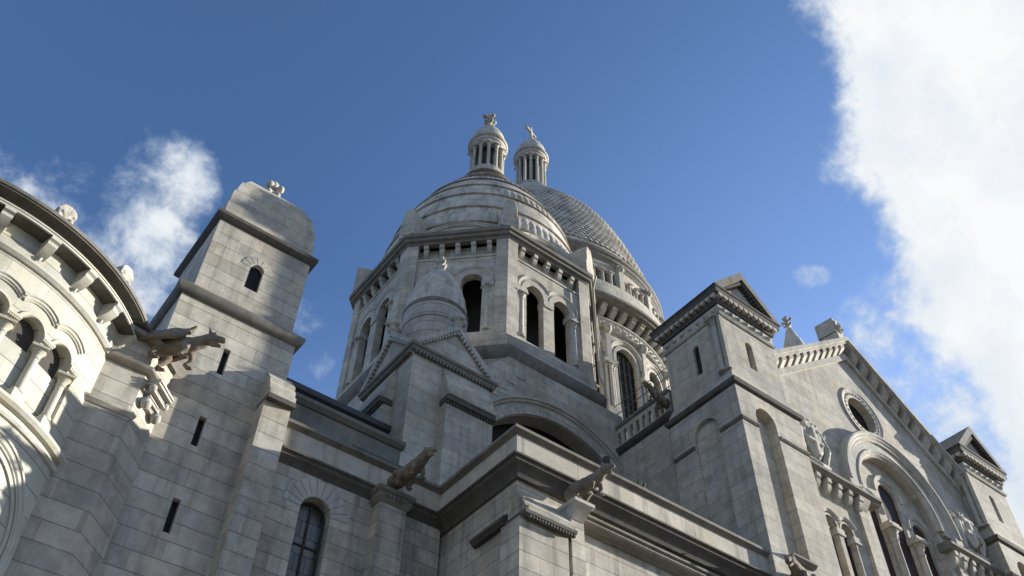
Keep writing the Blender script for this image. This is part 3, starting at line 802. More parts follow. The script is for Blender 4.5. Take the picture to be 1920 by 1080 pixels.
    ringsweep(q, 17.05, 19.15, hood_prof(4.2, 4.42, .2), .12, pi - .12, 48, F(yA)); build("archivolt", q, M_CARVED, nv)
    q = MB(); voussoirs(q, 17.05, 19.15, 3.78, 4.19, 31, .12, pi - .12, .05, .062, F(yA), .03); build("voussoirs", q, M_HIGH, nv)
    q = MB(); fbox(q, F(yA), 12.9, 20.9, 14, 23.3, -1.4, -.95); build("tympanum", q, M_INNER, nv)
    q = MB()
    for i in range(5):
        fbox(q, F(yA), 13.3 + .42 * i, 13.85 + .42 * i, 22.35 + .46 * i, 22.78 + .46 * i, -.02, .03)
    build("stepped_stones", q, M_CARVED, nv)
    q = MB(); tube(q, [(19.2, 19.72, 22.0), (19.2, 19.72, 22.35)], [.12, .12], 8); build("stone_boss", q, M_DARK, nv)
domed_tower()

# ---------------------------------------------------------------- corner turret
def turret():
    cx, cy, h = 11.57, 20.12, 1.53
    q = MB(); box(q, cx - h, cx + h, cy - h, cy + h, 13, 21.6)
    # buttresses on the two outer faces
    def cap(f, u0, u1):
        fbox(q, f, u0, u1, 13, 19.85, -.1, .34)
        sec = [(-.1, 20.05), (.50, 20.05), (.50, 20.2), (.36, 20.34), (.30, 20.7), (.12, 21.1), (.02, 21.45), (-.1, 21.45)]; k = len(sec)
        vs = [f(u, v, w) for u in (u0 - .02, u1 + .02) for w, v in sec]
        q.add(vs, [tuple(range(k)), tuple(range(k, 2 * k))[::-1]] + [(i, (i + 1) % k, k + (i + 1) % k, k + i) for i in range(k)])
    cap(F(cy - h), 11.2, 12.95); cap(Lf(cx - h), 19.55, 21.2)
    t = build("corner_turret", q, M_HIGH, CH, label="small square turret with dentilled gables and a beehive dome")
    q = MB(); fbox(q, F(cy - h), 11.16, 12.99, 19.85, 20.05, -.1, .46)
    for k in range(17): fbox(q, F(cy - h), 11.2 + k * .105, 11.25 + k * .105, 19.75, 19.86, .3, .42)
    build("drip_moulding", q, M_DARK, t)
    q = MB(); fbox(q, Lf(cx - h), 19.5, 21.25, 19.85, 20.05, -.1, .46)
    for k in range(16): fbox(q, Lf(cx - h), 19.55 + k * .105, 19.6 + k * .105, 19.75, 19.86, .3, .42)
    build("drip_moulding", q, M_DARK, t)
    q = MB(); mould(q, rect(cx - h, cx + h, cy - h, cy + h), [(-.3, 21.5), (.02, 21.5), (.1, 21.58), (.1, 21.66), (.16, 21.7), (.16, 21.8), (-.3, 21.85)], True)
    for f in (F(cy - h), Lf(cx - h)):
        c = cx if f(0, 0, 0)[0] == 0 else cy
        for k in range(24): fbox(q, f, c - h + .02 + k * .128, c - h + .085 + k * .128, 21.42, 21.56, .0, .14)
    build("cornice", q, M_GREY, t)
    q = MB()
    A = 23.45; s = h + .12
    for f, c in ((F(cy - h), cx), (Lf(cx - h), cy)):
        slab(q, [(c - s, 21.82), (c + s, 21.82), (c, A)], [], -2 * h, .02, f)
    build("gable_roof", q, M_HIGH, t)
    q = MB()
    for f, c in ((F(cy - h), cx), (Lf(cx - h), cy)):
        slab(q, [(c - s - .05, 21.8), (c - s + .22, 21.8), (c, A - .18), (c + s - .22, 21.8), (c + s + .05, 21.8), (c, A + .08)], [], -.3, .14, f)
        for sg in (-1, 1):
            for k in range(13):
                tt = (k + .6) / 13; u = c + sg * (s - .24) * (1 - tt); v = 21.84 + (A - .26 - 21.84) * tt
                fbox(q, f, u - .035, u + .035, v - .09, v + .03, .02, .14)
    build("gable_coping", q, M_CARVED, t)
    for (x, y) in ((cx, cy - h - .05), (cx - h - .05, cy)):
        q = MB(); ball(q, (x, y, A + .14), .17); ball(q, (x, y, A + .48), .14)
        for sg in (-1, 1):
            for dx, dy in ((1, 0), (0, 1)):
                ball(q, (x + sg * .24 * dx, y + sg * .24 * dy, A + .3), .12); tube(q, [(x, y, A + .15), (x + sg * .15 * dx, y + sg * .15 * dy, A + .25)], [.06, .06], 6)
        tube(q, [(x, y, A - .05), (x, y, A + .4)], [.1, .07], 8)
        fused("gable_finial", q, M_CARVED, .035, 2, .01, t)
    q = MB(); lathe(q, cx, cy, [(1.12, 21.9), (1.12, 24.2), (1.16, 24.22), (1.16, 24.9), (1.1, 24.95)], 40); build("drum", q, stone("turret_limestone", (0.49, .468, .42), joints='cyl', cyl=(cx, cy, 1.1), row=.42, width=.75, seed=13, stain=.7), t)
    q = MB(); lathe(q, cx, cy, [(1.0, 24.88), (1.14, 24.9), (1.19, 24.98), (1.19, 25.08), (1.13, 25.16), (1.0, 25.2)], 40); build("ring_moulding", q, M_GREY, t)
    q = MB(); pr = [(1.13, 25.15), (1.12, 25.5), (1.08, 25.52), (1.05, 25.95), (1.01, 25.97), (.93, 26.4), (.89, 26.42), (.76, 26.85), (.72, 26.87), (.54, 27.25), (.5, 27.27), (.3, 27.55), (.2, 27.62)]
    lathe(q, cx, cy, pr, 40); build("dome", q, M_DOME, t)
    q = MB(); tube(q, [(cx, cy, 27.5), (cx, cy, 28.45)], [.14, .08], 8)
    for zz, rr, b in ((27.8, .2, .11), (28.2, .17, .1)):
        for k in range(4): ball(q, (cx + rr * cos(k * pi / 2), cy + rr * sin(k * pi / 2), zz), b)
    ball(q, (cx, cy, 28.5), .11)
    fused("finial", q, M_CARVED, .035, 2, .01, t)
turret()

# ---------------------------------------------------------------- great central dome
MC = (29.0, 36.5)
def central_dome():
    cx, cy = MC
    q = MB(); f = cylf(cx, cy, 9.0)
    per = 2 * pi * 9.0; bay = per / 20
    base = MB()
    ws = [bay * (k + .0) for k in range(-10, 10)]
    cuts = [-per / 2 + per * i / 80 for i in range(1, 80)]
    slab(base, [(-per / 2, 26), (per / 2, 26), (per / 2, 41.2), (-per / 2, 41.2)], [arch(w, .86, 33.4, 38.6, 12) for w in ws if abs(w) < per / 2 - 1.5], -.5, 0, f, cuts)
    t = build("central_dome", base, stone("drum_limestone", (0.47, .445, .395), joints='cyl', cyl=(cx, cy, 9.0), row=.55, width=1.2, seed=14, stain=.6, mortar=.6), CH, smooth=20, label="great central dome on its windowed drum, behind the octagonal tower")
    q = MB(); lathe(q, cx, cy, [(8.72, 26), (8.72, 41.2)], 60); build("drum_glazing", q, M_GLASS, t)
    for w in ws:
        q = MB()
        ringsweep(q, w, 38.6, hood_prof(1.12, 1.36, .22), -.1, pi + .1, 22, f)
        ringsweep(q, w, 38.6, rect_prof(.82, 1.0, -.1, .08), 0, pi, 20, f)
        fbox(q, f, w - 1.0, w - .82, 33.4, 38.6, -.1, .08); fbox(q, f, w + .82, w + 1.0, 33.4, 38.6, -.1, .08)
        build("window_arch", q, M_CARVED, t)
        q = MB()
        for z in (34.2, 35.1, 36.0, 36.9, 37.8, 38.6): fbox(q, f, w - .85, w + .85, z, z + .05, -.3, -.22)
        for du in (-.42, 0, .42): fbox(q, f, w + du - .02, w + du + .02, 33.4, 39.0, -.3, -.2)
        build("glazing_bars", q, M_DARK, t)
        q = MB(); b = w + bay / 2
        for du in (-.22, 0, .22):
            p = f(b + du, 0, .22 if du == 0 else .1); column(q, p[0], p[1], 34.2, 37.5, .105, 10, cap=.45)
        fbox(q, f, b - .4, b + .4, 33.2, 34.2, -.05, .36); fbox(q, f, b - .42, b + .42, 37.5, 37.75, -.05, .4)
        fbox(q, f, b - .16, b + .16, 37.75, 40.6, -.05, .26); p = f(b, 40.3, .3); ball(q, p, .24, 8, (1, 1, 1.5))
        build("drum_columns", q, M_CARVED, t)
    q = MB(); R = circ(cx, cy, 9.0, 120)
    mould(q, R, [(-.2, 40.35), (.18, 40.38), (.26, 40.46), (.2, 40.52), (.2, 41.0), (.3, 41.06), (.3, 41.16), (-.2, 41.2)], True)
    for k in range(240):
        a = 2 * pi * k / 240; p = (cx + 9.22 * cos(a), cy + 9.22 * sin(a), 40.76 + (.08 if k % 2 else -.08)); ball(q, p, .1, 6)
    build("frieze", q, M_CARVED, t)
    q = MB(); pass
    for q in corbel_list(f, -per / 2, per / 2, 80, 41.9, .62, .3, .8): build("corbel", q, M_CARVED, t)
    q = MB(); mould(q, R, [(-.4, 41.9), (1.05, 41.9), (1.1, 42.0), (1.24, 42.06), (1.26, 42.24), (1.1, 42.32), (-.4, 42.4)], True); build("gallery_cornice", q, M_GREY, t)
    # gallery
    g_ = cylf(cx, cy, 9.1); pg = 2 * pi * 9.1; bg_ = pg / 20
    q = MB(); mould(q, circ(cx, cy, 9.1, 120), [(-.5, 42.35), (.72, 42.35), (.6, 44.0), (.46, 44.2), (-.5, 44.25)], True); build("gallery_parapet", q, M_HIGH, t)
    hs = []
    for k in range(20):
        c0 = -pg / 2 + bg_ * (k + .5)
        hs += [arch(c0 + d, .2, 44.4, 45.75, 8) for d in (-.95, -.32, .32, .95)]
    q = MB(); slab(q, [(-pg / 2, 44.2), (pg / 2, 44.2), (pg / 2, 46.8), (-pg / 2, 46.8)], hs, -.4, 0, g_, [-pg / 2 + pg * i / 80 for i in range(1, 80)])
    build("gallery_arcade", q, M_HIGH, t, smooth=20)
    q = MB(); lathe(q, cx, cy, [(8.5, 43), (8.5, 47)], 60); build("gallery_recess", q, M_INNER, t)
    for k in range(20):
        c0 = -pg / 2 + bg_ * (k + .5); q = MB()
        for d in (-.63, 0, .63):
            p = g_(c0 + d, 0, .12); column(q, p[0], p[1], 44.3, 45.7, .1, 8, cap=.4)
        b = c0 + bg_ / 2
        fbox(q, g_, b - .2, b + .2, 44.1, 46.8, -.1, .28)
        for dz in (0, .25): ball(q, g_(b, 46.4 + dz, .3), .2 - .2 * dz, 8)
        ball(q, g_(b - .24, 46.55, .28), .12, 6); ball(q, g_(b + .24, 46.55, .28), .12, 6)
        build("gallery_columns", q, M_CARVED, t)
    q = MB(); mould(q, circ(cx, cy, 9.1, 120), [(-.5, 46.75), (.04, 46.75), (.1, 46.9), (.22, 47.0), (.24, 47.2), (.34, 47.3), (.36, 47.55), (.2, 47.7), (-.5, 47.8)], True); build("dome_cornice", q, M_GREY, t)
    # scaled dome
    prof0 = [(8.98, 47.6), (8.9, 49.0), (8.55, 50.5), (8.12, 52.0), (7.65, 53.5), (7.1, 55.0), (6.45, 56.5), (5.6, 58.0), (4.66, 59.5), (3.65, 61.0), (2.7, 62.5), (2.0, 63.7)]
    def rz(z):
        for (ra, za), (rb, zb) in zip(prof0, prof0[1:]):
            if za <= z <= zb: return ra + (rb - ra) * (z - za) / (zb - za)
        return prof0[-1][0]
    q = MB(); rows = 42; ns = 132; sub = 4; vs = []; n = ns * sub; zs = []
    zz = 48.7
    H = (63.7 - 48.7) / rows
    lev = [(47.6, 0, -1), (48.66, 0, -1)]
    for r_ in range(rows):
        for j in range(4): lev.append((48.7 + H * (r_ + (0, .3, .65, .98)[j]), j, r_))
    k = len(lev)
    for i in range(n):
        a = 2 * pi * i / n
        for z, j, r_ in lev:
            r = rz(z)
            if r_ >= 0:
                ph = ((i + (sub // 2 if r_ % 2 else 0)) % sub) / sub
                bulge = abs(sin(pi * ph))
                r += (.12 * (1 - j / 3.2)) * (0.05 + .95 * bulge) * min(1, r / 5); z -= (.13 * bulge if j == 0 else .04 * bulge if j == 1 else 0)
            vs.append((cx + r * cos(a), cy + r * sin(a), z))
    q.add(vs, [(i * k + j, ((i + 1) % n) * k + j, ((i + 1) % n) * k + j + 1, i * k + j + 1) for i in range(n) for j in range(k - 1)])
    build("scaled_dome", q, stone("dome_scale_limestone", (0.60, 0.57, 0.51), joints="cyl", cyl=(cx, cy, 7.0), row=H * 2, width=2 * pi * 7 / ns * 2, var=.16, seed=17, stain=1.0, streak=.8, mortar=.9), t, smooth=30)
    zt = lantern(t, cx, cy, 64.3, 1.27, 4.0, 14, 4.3, M_CARVED)
    q = MB(); z = zt
    tube(q, [(cx, cy, z - .3), (cx, cy, z + 2.1)], [.2, .12], 8); ball(q, (cx, cy, z + .1), .32)
    for dx, dy in ((.95, .3), (-.95, -.3)): tube(q, [(cx, cy, z + 1.35), (cx + .75 * dx, cy + .75 * dy, z + 1.35)], [.12, .15], 8)
    fused("cross", q, M_CARVED, .06, 1, 0, t)
    q = MB(); tube(q, [(cx - .5, cy + .3, z + .2), (cx - .52, cy + .3, z + 3.0)], [.03, .02], 6); build("lightning_rod", q, M_RAIL, t)
central_dome()

# ---------------------------------------------------------------- transept: two gabled towers and the gable wall
def gable_tower(x0, label, left_details=True):
    x1 = x0 + 3.27; y0, y1 = 13.9, 17.0
    cxm = (x0 + x1) / 2
    q = MB()
    box(q, x0 + .31, x1, y0 + .36, y1, 0, 22.3)
    slab(q, [(x0, 0), (x1, 0), (x1, 22.3), (x0, 22.3)], [arch(cxm - .35, .5, 16.1, 21.3)], -.35, 0, F(y0))
    slab(q, [(y0 + .36, 0), (y1, 0), (y1, 22.3), (y0 + .36, 22.3)], [arch(15.45, .53, 12, 21.15)] if left_details else [], -.3, 0, Lf(x0))
    slab(q, [(y0 + .36, 0), (y1, 0), (y1, 22.3), (y0 + .36, 22.3)], [], -.305, -.14, Lf(x0))
    X0, X1, Y0, Y1 = x0 + .2, x1 - .2, y0 + .14, y1 - .14
    frustum(q, [(rect(x0, x1, y0, y1), 22.46), (rect(x0 + .02, x1 - .02, y0 + .02, y1), 22.7), (rect(X0, X1, Y0, Y1), 23.15), (rect(X0, X1, Y0, Y1), 23.2)])
    box(q, X0 + .31, X1, Y0 + .31, Y1, 23.2, 26.4)
    slab(q, [(X0, 23.2), (X1, 23.2), (X1, 26.4), (X0, 26.4)], [arch(cxm - .1, .19, 23.85, 25.0)], -.3, 0, F(Y0))
    slab(q, [(Y0 + .31, 23.2), (Y1, 23.2), (Y1, 26.4), (Y0 + .31, 26.4)], [arch(15.4, .14, 23.85, 25.1)], -.3, 0, Lf(X0))
    t = build("gable_tower", q, M_HIGH, CH, label=label)
    q = MB(); slab(q, arch(cxm - .1, .25, 23.75, 25.0), [], -.295, -.2, F(Y0)); build("arched_window", q, M_GREY, t)
    q = MB(); slab(q, arch(15.4, .2, 23.75, 25.1), [], -.295, -.12, Lf(X0)); build("slit_window", q, M_GLASS, t)
    q = MB(); mould(q, rect(x0, x1, y0, y1), [(-.3, 22.28), (.0, 22.28), (.1, 22.34), (.14, 22.44), (.14, 22.5), (.02, 22.58), (-.3, 22.58)], True); build("ledge", q, M_DARK, t)
    # impost string, broken by the niches
    pr_ = [(-.05, 20.74), (.03, 20.76), (.08, 20.82), (.08, 20.88), (-.05, 20.92)]
    for pth in ([(x0, 14.85), (x0, y0), (cxm - .87, y0)], [(cxm + .17, y0), (x1, y0)], [(x0, 17.0), (x0, 16.0)]):
        q = MB(); mould(q, pth, pr_); build("impost_string", q, M_GREY, t)
    q = MB(); mould(q, [(cxm - .87, y0), (cxm + .17, y0)], [(-.34, 15.9), (.1, 15.92), (.2, 16.0), (.2, 16.06), (-.34, 16.1)]); build("niche_sill", q, M_GREY, t)
    # corner shafts in shallow recesses
    q = MB(); column(q, X0 - .02, Y0 + .34, 23.2, 25.8, .13, 12, cap=.34); box(q, X0 - .1, X0 + .1, Y0 - .02, Y0 + .12, 23.2, 25.8); build("corner_shaft", q, M_CARVED, t)
    # frieze and cornice
    q = MB(); mould(q, rect(X0, X1, Y0, Y1), [(-.2, 25.8), (.06, 25.82), (.1, 25.9), (.05, 25.95), (.05, 26.35), (-.2, 26.4)], True)
    for f, a, b in ((F(Y0), X0, X1), (Lf(X0), Y0, Y1)):
        for k in range(7):
            u = a + (b - a) * (k + .5) / 7; ball(q, f(u, 26.15, .05), .11, 8, (1, 1, 1))
    build("frieze", q, M_CARVED, t)
    q = MB(); mould(q, rect(X0, X1, Y0, Y1), [(-.2, 26.4), (.1, 26.4), (.14, 26.5), (.14, 26.62), (.3, 26.72), (.32, 26.92), (.36, 26.96), (.36, 27.04), (-.2, 27.1)], True)
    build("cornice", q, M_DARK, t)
    for f, a, b in ((F(Y0), X0 - .2, X1 + .2), (Lf(X0), Y0 - .2, Y1 + .2)):
        q = MB(); n = 12
        for k in range(n):
            u = a + (b - a) * (k + .5) / n
            slab(q, [(u - .11, 26.72)] + arc(u, 26.66, .11, pi, 2 * pi, 8) + [(u + .11, 26.72)], [], .1, .3, f)
        build("scalloped_band", q, M_CARVED, t)
    A = 28.75; s = (X1 - X0) / 2 + .36; c = (X0 + X1) / 2
    q = MB(); slab(q, [(c - s, 27.05), (c + s, 27.05), (c, A)], [], -(Y1 - Y0) - .3, .08, F(Y0)); build("gable_roof", q, M_HIGH, t)
    q = MB(); slab(q, [(c - s - .06, 27.02), (c - s + .34, 27.02), (c, A - .3), (c + s - .34, 27.02), (c + s + .06, 27.02), (c, A + .12)], [], -3.2, .36, F(Y0)); 
    build("gable_coping", q, M_GREY, t)
    for sg in (-1, 1):
        q = MB()
        for k in range(11):
            tt = (k + .7) / 11.6; u = c + sg * (s - .42) * (1 - tt); v = 27.06 + (A - .42 - 27.06) * tt
            fbox(q, F(Y0), u - .05, u + .05, v - .12, v + .04, .08, .3)
        build("gable_dentils", q, M_DARK, t)
    return t
gable_tower(19.78, "gabled transept tower with tall blind niches, between the great arch and the gable wall")
gable_tower(35.1, "gabled transept tower at the far right end of the gable wall", False)

def transept():
    xg, y = 29.2, 14.65
    q = MB()
    pk = 29.5
    cs = (23.6, 24.47, 25.34)
    holes = [arc(29.1, 26.2, .86, 0, 2 * pi, 32)[:-1], arch(29.5, 2.25, 12, 21.75, 30)] + [arch(c, .33, 15.5, 19.1) for c in cs] + [arch(59 - c, .33, 15.5, 19.1) for c in cs]
    slab(q, [(22.9, 0), (35.4, 0), (35.4, 24.9), (xg, pk), (22.9, 24.9)], holes, -.5, 0, F(y))
    slab(q, [(22.9, 0), (35.4, 0), (35.4, 24.4), (xg, pk - .5), (22.9, 24.4)], [], -1.4, -1.0, F(y))
    # window wall inside the big arch
    lan = ((27.95, .48, 21.4), (29.5, .56, 22.5), (31.05, .48, 21.4))
    slab(q, [(27.1, 12), (31.9, 12), (31.9, 21.75)] + arc(29.5, 21.75, 2.4, 0, pi, 24) + [(27.1, 21.75)], [arch(c, h, 12.5, s) for c, h, s in lan], -.6, -.3, F(y))
    t = build("transept_gable", q, M_HIGH, CH, label="sunlit transept gable wall with a round window over a great arched window")
    for c, h, s in lan:
        q = MB(); slab(q, arch(c, h + .02, 12.5, s), [], -.55, -.42, F(y)); build("lancet_glass", q, M_LOUVRE, t)
        q = MB(); ringsweep(q, c, s, hood_prof(h + .16, h + .34, .1), 0, pi, 22, lambda u, v, w: (u, y + .3 - w, v)); build("lancet_hood", q, M_CARVED, t)
    q = MB(); slab(q, arc(29.1, 26.2, 1.0, 0, 2 * pi, 32)[:-1], [], -.49, -.36, F(y)); build("rose_glass", q, M_GLASS, t)
    q = MB(); ringsweep(q, 29.1, 26.2, hood_prof(.84, 1.05, .03), 0, 2 * pi, 44, F(y)); ringsweep(q, 29.1, 26.2, hood_prof(1.05, 1.28, .06), 0, 2 * pi, 44, F(y))
    for k in range(28): ball(q, F(y)(29.1 + 1.0 * cos(2 * pi * k / 28), 26.2 + 1.0 * sin(2 * pi * k / 28), .01), .06, 6)
    build("rose_surround", q, M_CARVED, t)
    q = MB()
    ringsweep(q, 29.5, 21.6, [(2.98, -.05), (3.42, -.05), (3.42, .30), (3.36, .36), (3.28, .36), (3.22, .3), (3.16, .3), (3.1, .24), (3.0, .24), (2.98, .2)], 0, pi, 60, F(y))
    ringsweep(q, 29.5, 21.6, rect_prof(2.5, 2.985, -.05, .16), 0, pi, 60, F(y))
    ringsweep(q, 29.5, 21.75, hood_prof(2.24, 2.5, .2), 0, pi, 54, F(y))
    for sg in (-1, 1): fbox(q, F(y), 29.5 + sg * 2.98, 29.5 + sg * 3.42, 21.1, 21.6, -.05, .3)
    build("great_archivolt", q, M_CARVED, t)
    for c in (28.7, 30.3):
        q = MB(); column(q, c, y + .2, 14.0, 20.75, .15, 14, cap=.62); box(q, c - .3, c + .3, y - .02, y + .5, 20.75, 20.9); build("window_column", q, M_CARVED, t)
    for c in (24.035, 24.905, 25.8, 33.2, 34.095, 34.965):
        q = MB(); column(q, c, y + .16, 15.5, 18.9, .11, 12, cap=.4); box(q, c - .2, c + .2, y - .04, y + .4, 18.9, 19.08); build("arcade_column", q, M_CARVED, t)
    for c in cs:
        for cc in (c, 59 - c):
            q = MB(); slab(q, arch(cc, .328, 15.5, 19.1), [], -.45, -.26, F(y)); build("arcade_glass", q, M_LOUVRE, t)
    for c in cs:
        for cc in (c, 59 - c):
            q = MB(); a0 = acos(.435 / .5); ringsweep(q, cc, 19.1, hood_prof(.46, .58, .1), a0, pi - a0, 14, F(y)); ringsweep(q, cc, 19.1, rect_prof(.33, .4, -.05, .03), 0, pi, 14, F(y))
            build("arcade_hood", q, M_CARVED, t)
    # small galleries left and right
    for a, b in ((23.05, 27.4), (31.6, 35.1)):
        q = MB(); mould(q, [(a, y), (b, y)], [(-.1, 20.82), (.36, 20.82), (.42, 20.9), (.5, 20.94), (.5, 21.06), (.3, 21.14), (-.1, 21.16)])
        build("gallery_cornice", q, M_GREY, t)
        for q in corbel_list(F(y), a + .1, b - .8 if a < 30 else b, 6, 20.82, .62, .2, .36): build("gallery_corbel", q, M_CARVED, t)
    for a, b in ((26.28, 26.76), (32.24, 32.72)):
        q = MB(); box(q, a, b, y - .14, y + .1, 0, 20.4); frustum(q, [(rect(a, b, y - .14, y + .1), 20.4), (rect(a - .06, b + .06, y - .38, y + .1), 20.78), (rect(a - .06, b + .06, y - .38, y + .1), 20.82)])
        build("pilaster", q, M_HIGH, t)
    # raking cornices
    sl = (pk - 24.9) / (xg - 22.9); n = hypot(1, sl)
    def rake(sg):
        def g_(s_, d, w):   # s_ along the slope from the peak, d below the slope
            u = xg + sg * (s_ / n + d * sl / n * 0); v = pk + .95 - sl * (s_ / n) - d
            return (u, y - w, v)
        e = 7.9
        q = MB()
        for d0, d1, w in ((0, .22, .5), (.22, .34, .42), (.80, 1.12, .12)):
            P = [g_(s_, d, ww) for ww in (-.4, w) for s_, d in ((0, d0), (e, d0), (e, d1), (0, d1))]
            q.add(P, [(0, 1, 2, 3), (7, 6, 5, 4), (0, 4, 5, 1), (1, 5, 6, 2), (2, 6, 7, 3), (3, 7, 4, 0)])
        return q, g_, e
    q = MB(); qb = MB()
    for sg in (-1, 1):
        r_, g_, e = rake(sg); q.add(r_.v, r_.f)
        nk = 11
        for k in range(nk):
            s0 = .35 + (e - .5) * k / nk
            P = [g_(s_, d, ww) for ww, dd in ((-.1, .80), (.14, .80), (.36, .55)) for s_, d in ((s0, .34), (s0 + .36, .34), (s0 + .36, dd), (s0, dd))]
            qb.add(P, [(0, 1, 2, 3), (11, 10, 9, 8), (0, 4, 5, 1), (1, 5, 6, 2), (2, 6, 7, 3), (3, 7, 4, 0), (4, 8, 9, 5), (5, 9, 10, 6), (6, 10, 11, 7), (7, 11, 8, 4)])
        P = [g_(s_, d, ww) for ww in (-.4, .02) for s_, d in ((0, .3), (e, .3), (e, 1.0), (0, 1.0))]
        qb.add(P, [(0, 1, 2, 3), (7, 6, 5, 4), (0, 4, 5, 1), (1, 5, 6, 2), (2, 6, 7, 3), (3, 7, 4, 0)])
    build("raking_cornice", q, M_CARVED, t); build("rake_corbels", qb, M_CARVED, t)
    # ridge block, roof, pinnacle
    q = MB(); f = plane(29.15, 14.5, cos(.12), sin(.12))
    fbox(q, f, -.3, .3, 30.3, 30.75, -.7, .12); fbox(q, f, -.36, .36, 30.75, 31.6, -.8, .1); ringsweep(q, 0, 31.18, hood_prof(.18, .34, .08), 0, 2 * pi, 24, lambda u, v, w: f(u, v, w + .1))
    ball(q, f(0, 31.18, .14), .13); build("ridge_block", q, M_CARVED, t, bevel=.03)
    q = MB()
    slab(q, [(22.9, 24.0), (35.4, 24.0), (xg, pk + .4)], [], -16, -.45, F(y)); build("transept_roof", q, M_ROOF, t)
    cx, cy = 32.15, 18.5; Zs = lambda z: 1.6 + (z - 1.6) * 1.088
    q = MB(); lathe(q, cx, cy, [(a * 1.088, Zs(b)) for a, b in ((.92, 22.0), (.92, 30.6), (.99, 30.7), (.92, 30.76), (.68, 31.6), (.64, 31.62), (.42, 32.5), (.39, 32.52), (.16, 33.3), (.1, 33.4))], 24)
    fbox(q, plane(cx - .1, cy - 1.0, .98, -.2), -.5, .5, Zs(22), Zs(30.9), -.6, .1); slab(q, [(-.6, Zs(30.9)), (.6, Zs(30.9)), (0, Zs(31.6))], [], -.8, .14, plane(cx - .1, cy - 1.0, .98, -.2))
    pin = build("conical_pinnacle", q, M_DOME, CH, label="small conical stone pinnacle behind the gable peak")
    q = MB(); cross_finial(q, cx, cy, Zs(33.3), .92); fused("cross", q, M_CARVED, .05, 2, .01, pin)
    # coats of arms
    for xc in (24.4, 34.0):
        q = MB(); z0 = 21.75; fx = lambda u, v, w, xc=xc: F(y)(xc + (u - xc) * 1.2, z0 - .15 + (v - z0) * 1.25, w * 1.15)
        slab(q, [(xc, z0 - .1), (xc + .36, z0 + .35), (xc + .4, z0 + 1.0), (xc - .4, z0 + 1.0), (xc - .36, z0 + .35)], [], -.05, .28, fx)
        fbox(q, fx, xc - .07, xc + .07, z0 + .05, z0 + 1.0, .25, .36); fbox(q, fx, xc - .36, xc + .36, z0 + .52, z0 + .66, .25, .36)
        fbox(q, fx, xc - .34, xc + .34, z0 + 1.02, z0 + 1.16, -.05, .34)
        for k in range(5): ball(q, fx(xc - .32 + .16 * k, z0 + 1.3 + (.08 if k == 2 else 0), .2), .11)
        fbox(q, fx, xc - .3, xc + .3, z0 + 1.1, z0 + 1.3, -.05, .26)
        for sg in (-1, 1):
            tube(q, [fx(xc + sg * .46, z0 + .0, .12), fx(xc + sg * .62, z0 + .5, .2), fx(xc + sg * .5, z0 + .95, .18), fx(xc + sg * .62, z0 + 1.35, .1)], [.12, .16, .13, .08], 8)
            ball(q, fx(xc + sg * .66, z0 + 1.1, .16), .13)
        tube(q, [fx(xc - .5, z0 - .12, .2), fx(xc, z0 - .25, .26), fx(xc + .5, z0 - .12, .2)], [.1, .12, .1], 8)
        fbox(q, fx, xc - .4, xc + .4, z0 - .5, z0 - .3, -.05, .3)
        fused("coat_of_arms", q, M_CARVED, .04, 2, .012, t, label="carved stone coat of arms with a cross on its shield")
    # side wall of the transept with balustrade
    q = MB(); box(q, 20.08, 20.9, 17.0, 20.4, 0, 23.1)
    sw = build("transept_side_wall", q, M_HIGH, CH, label="shaded transept side wall under an arched balustrade")
    q = MB(); mould(q, [(20.08, 20.2), (20.08, 17.0)], [(-.4, 22.95), (.02, 22.95), (.12, 23.02), (.18, 23.12), (.18, 23.2), (-.4, 23.22)]); build("floor_moulding", q, M_DARK, sw)
    q = MB(); slab(q, [(17.0, 23.2), (19.95, 23.2), (19.95, 24.15), (17.0, 24.15)], [arch(17.38 + .34 * k, .095, 23.36, 23.84, 8) for k in range(8)], -.16, 0, Lf(20.0)); build("balustrade", q, M_HIGH, sw)
    q = MB(); mould(q, [(20.0, 19.95), (20.0, 17.0)], [(-.22, 24.15), (.06, 24.15), (.08, 24.26), (-.22, 24.3)]); build("balustrade_rail", q, M_GREY, sw)
transept()

# safety railing on the roof behind the balustrade
rl = thing("safety_railing", "thin grey metal safety railing in front of the great drum windows", "railing", (22.5, 20, 27))
rl.matrix_world = Matrix.Identity(4)
q = MB()
for x, y_, z in ((22.5, 21.8, 26.4), (22.5, 20.5, 26.4), (22.5, 19.3, 26.4), (22.5, 18.1, 26.4)):
    tube(q, [(x, y_, z - 1.2), (x, y_, z + 1.9)], [.025, .025], 6)
build("post", q, M_RAIL, rl)
for z in (27.2, 27.75, 28.25):
    q = MB(); tube(q, [(22.5, 22.4, z), (22.5, 17.5, z)], [.022, .022], 6); build("rail", q, M_RAIL, rl)

# weed on the aisle roof
q = MB()
for k in range(60):
    a = random.uniform(0, 2 * pi); l = random.uniform(.2, .5); el = random.uniform(.4, 1.4)
    b = Vector((15.1 + random.uniform(-.2, .2), 14.3 + random.uniform(-.1, .1), 16.0))
    tip = b + Vector((cos(a) * cos(el), sin(a) * cos(el), sin(el))) * l; sd_ = Vector((-sin(a), cos(a), 0)) * .018
    md = (b + tip) / 2 + Vector((0, 0, .06))
    q.add([b - sd_, b + sd_, md + sd_, md - sd_, tip], [(0, 1, 2, 3), (3, 2, 4)])
wd = build("weed", q, M_PLANT, smooth=0); wd['label'] = "tuft of dark weeds sprouting behind the aisle parapet"; wd['category'] = "plant"

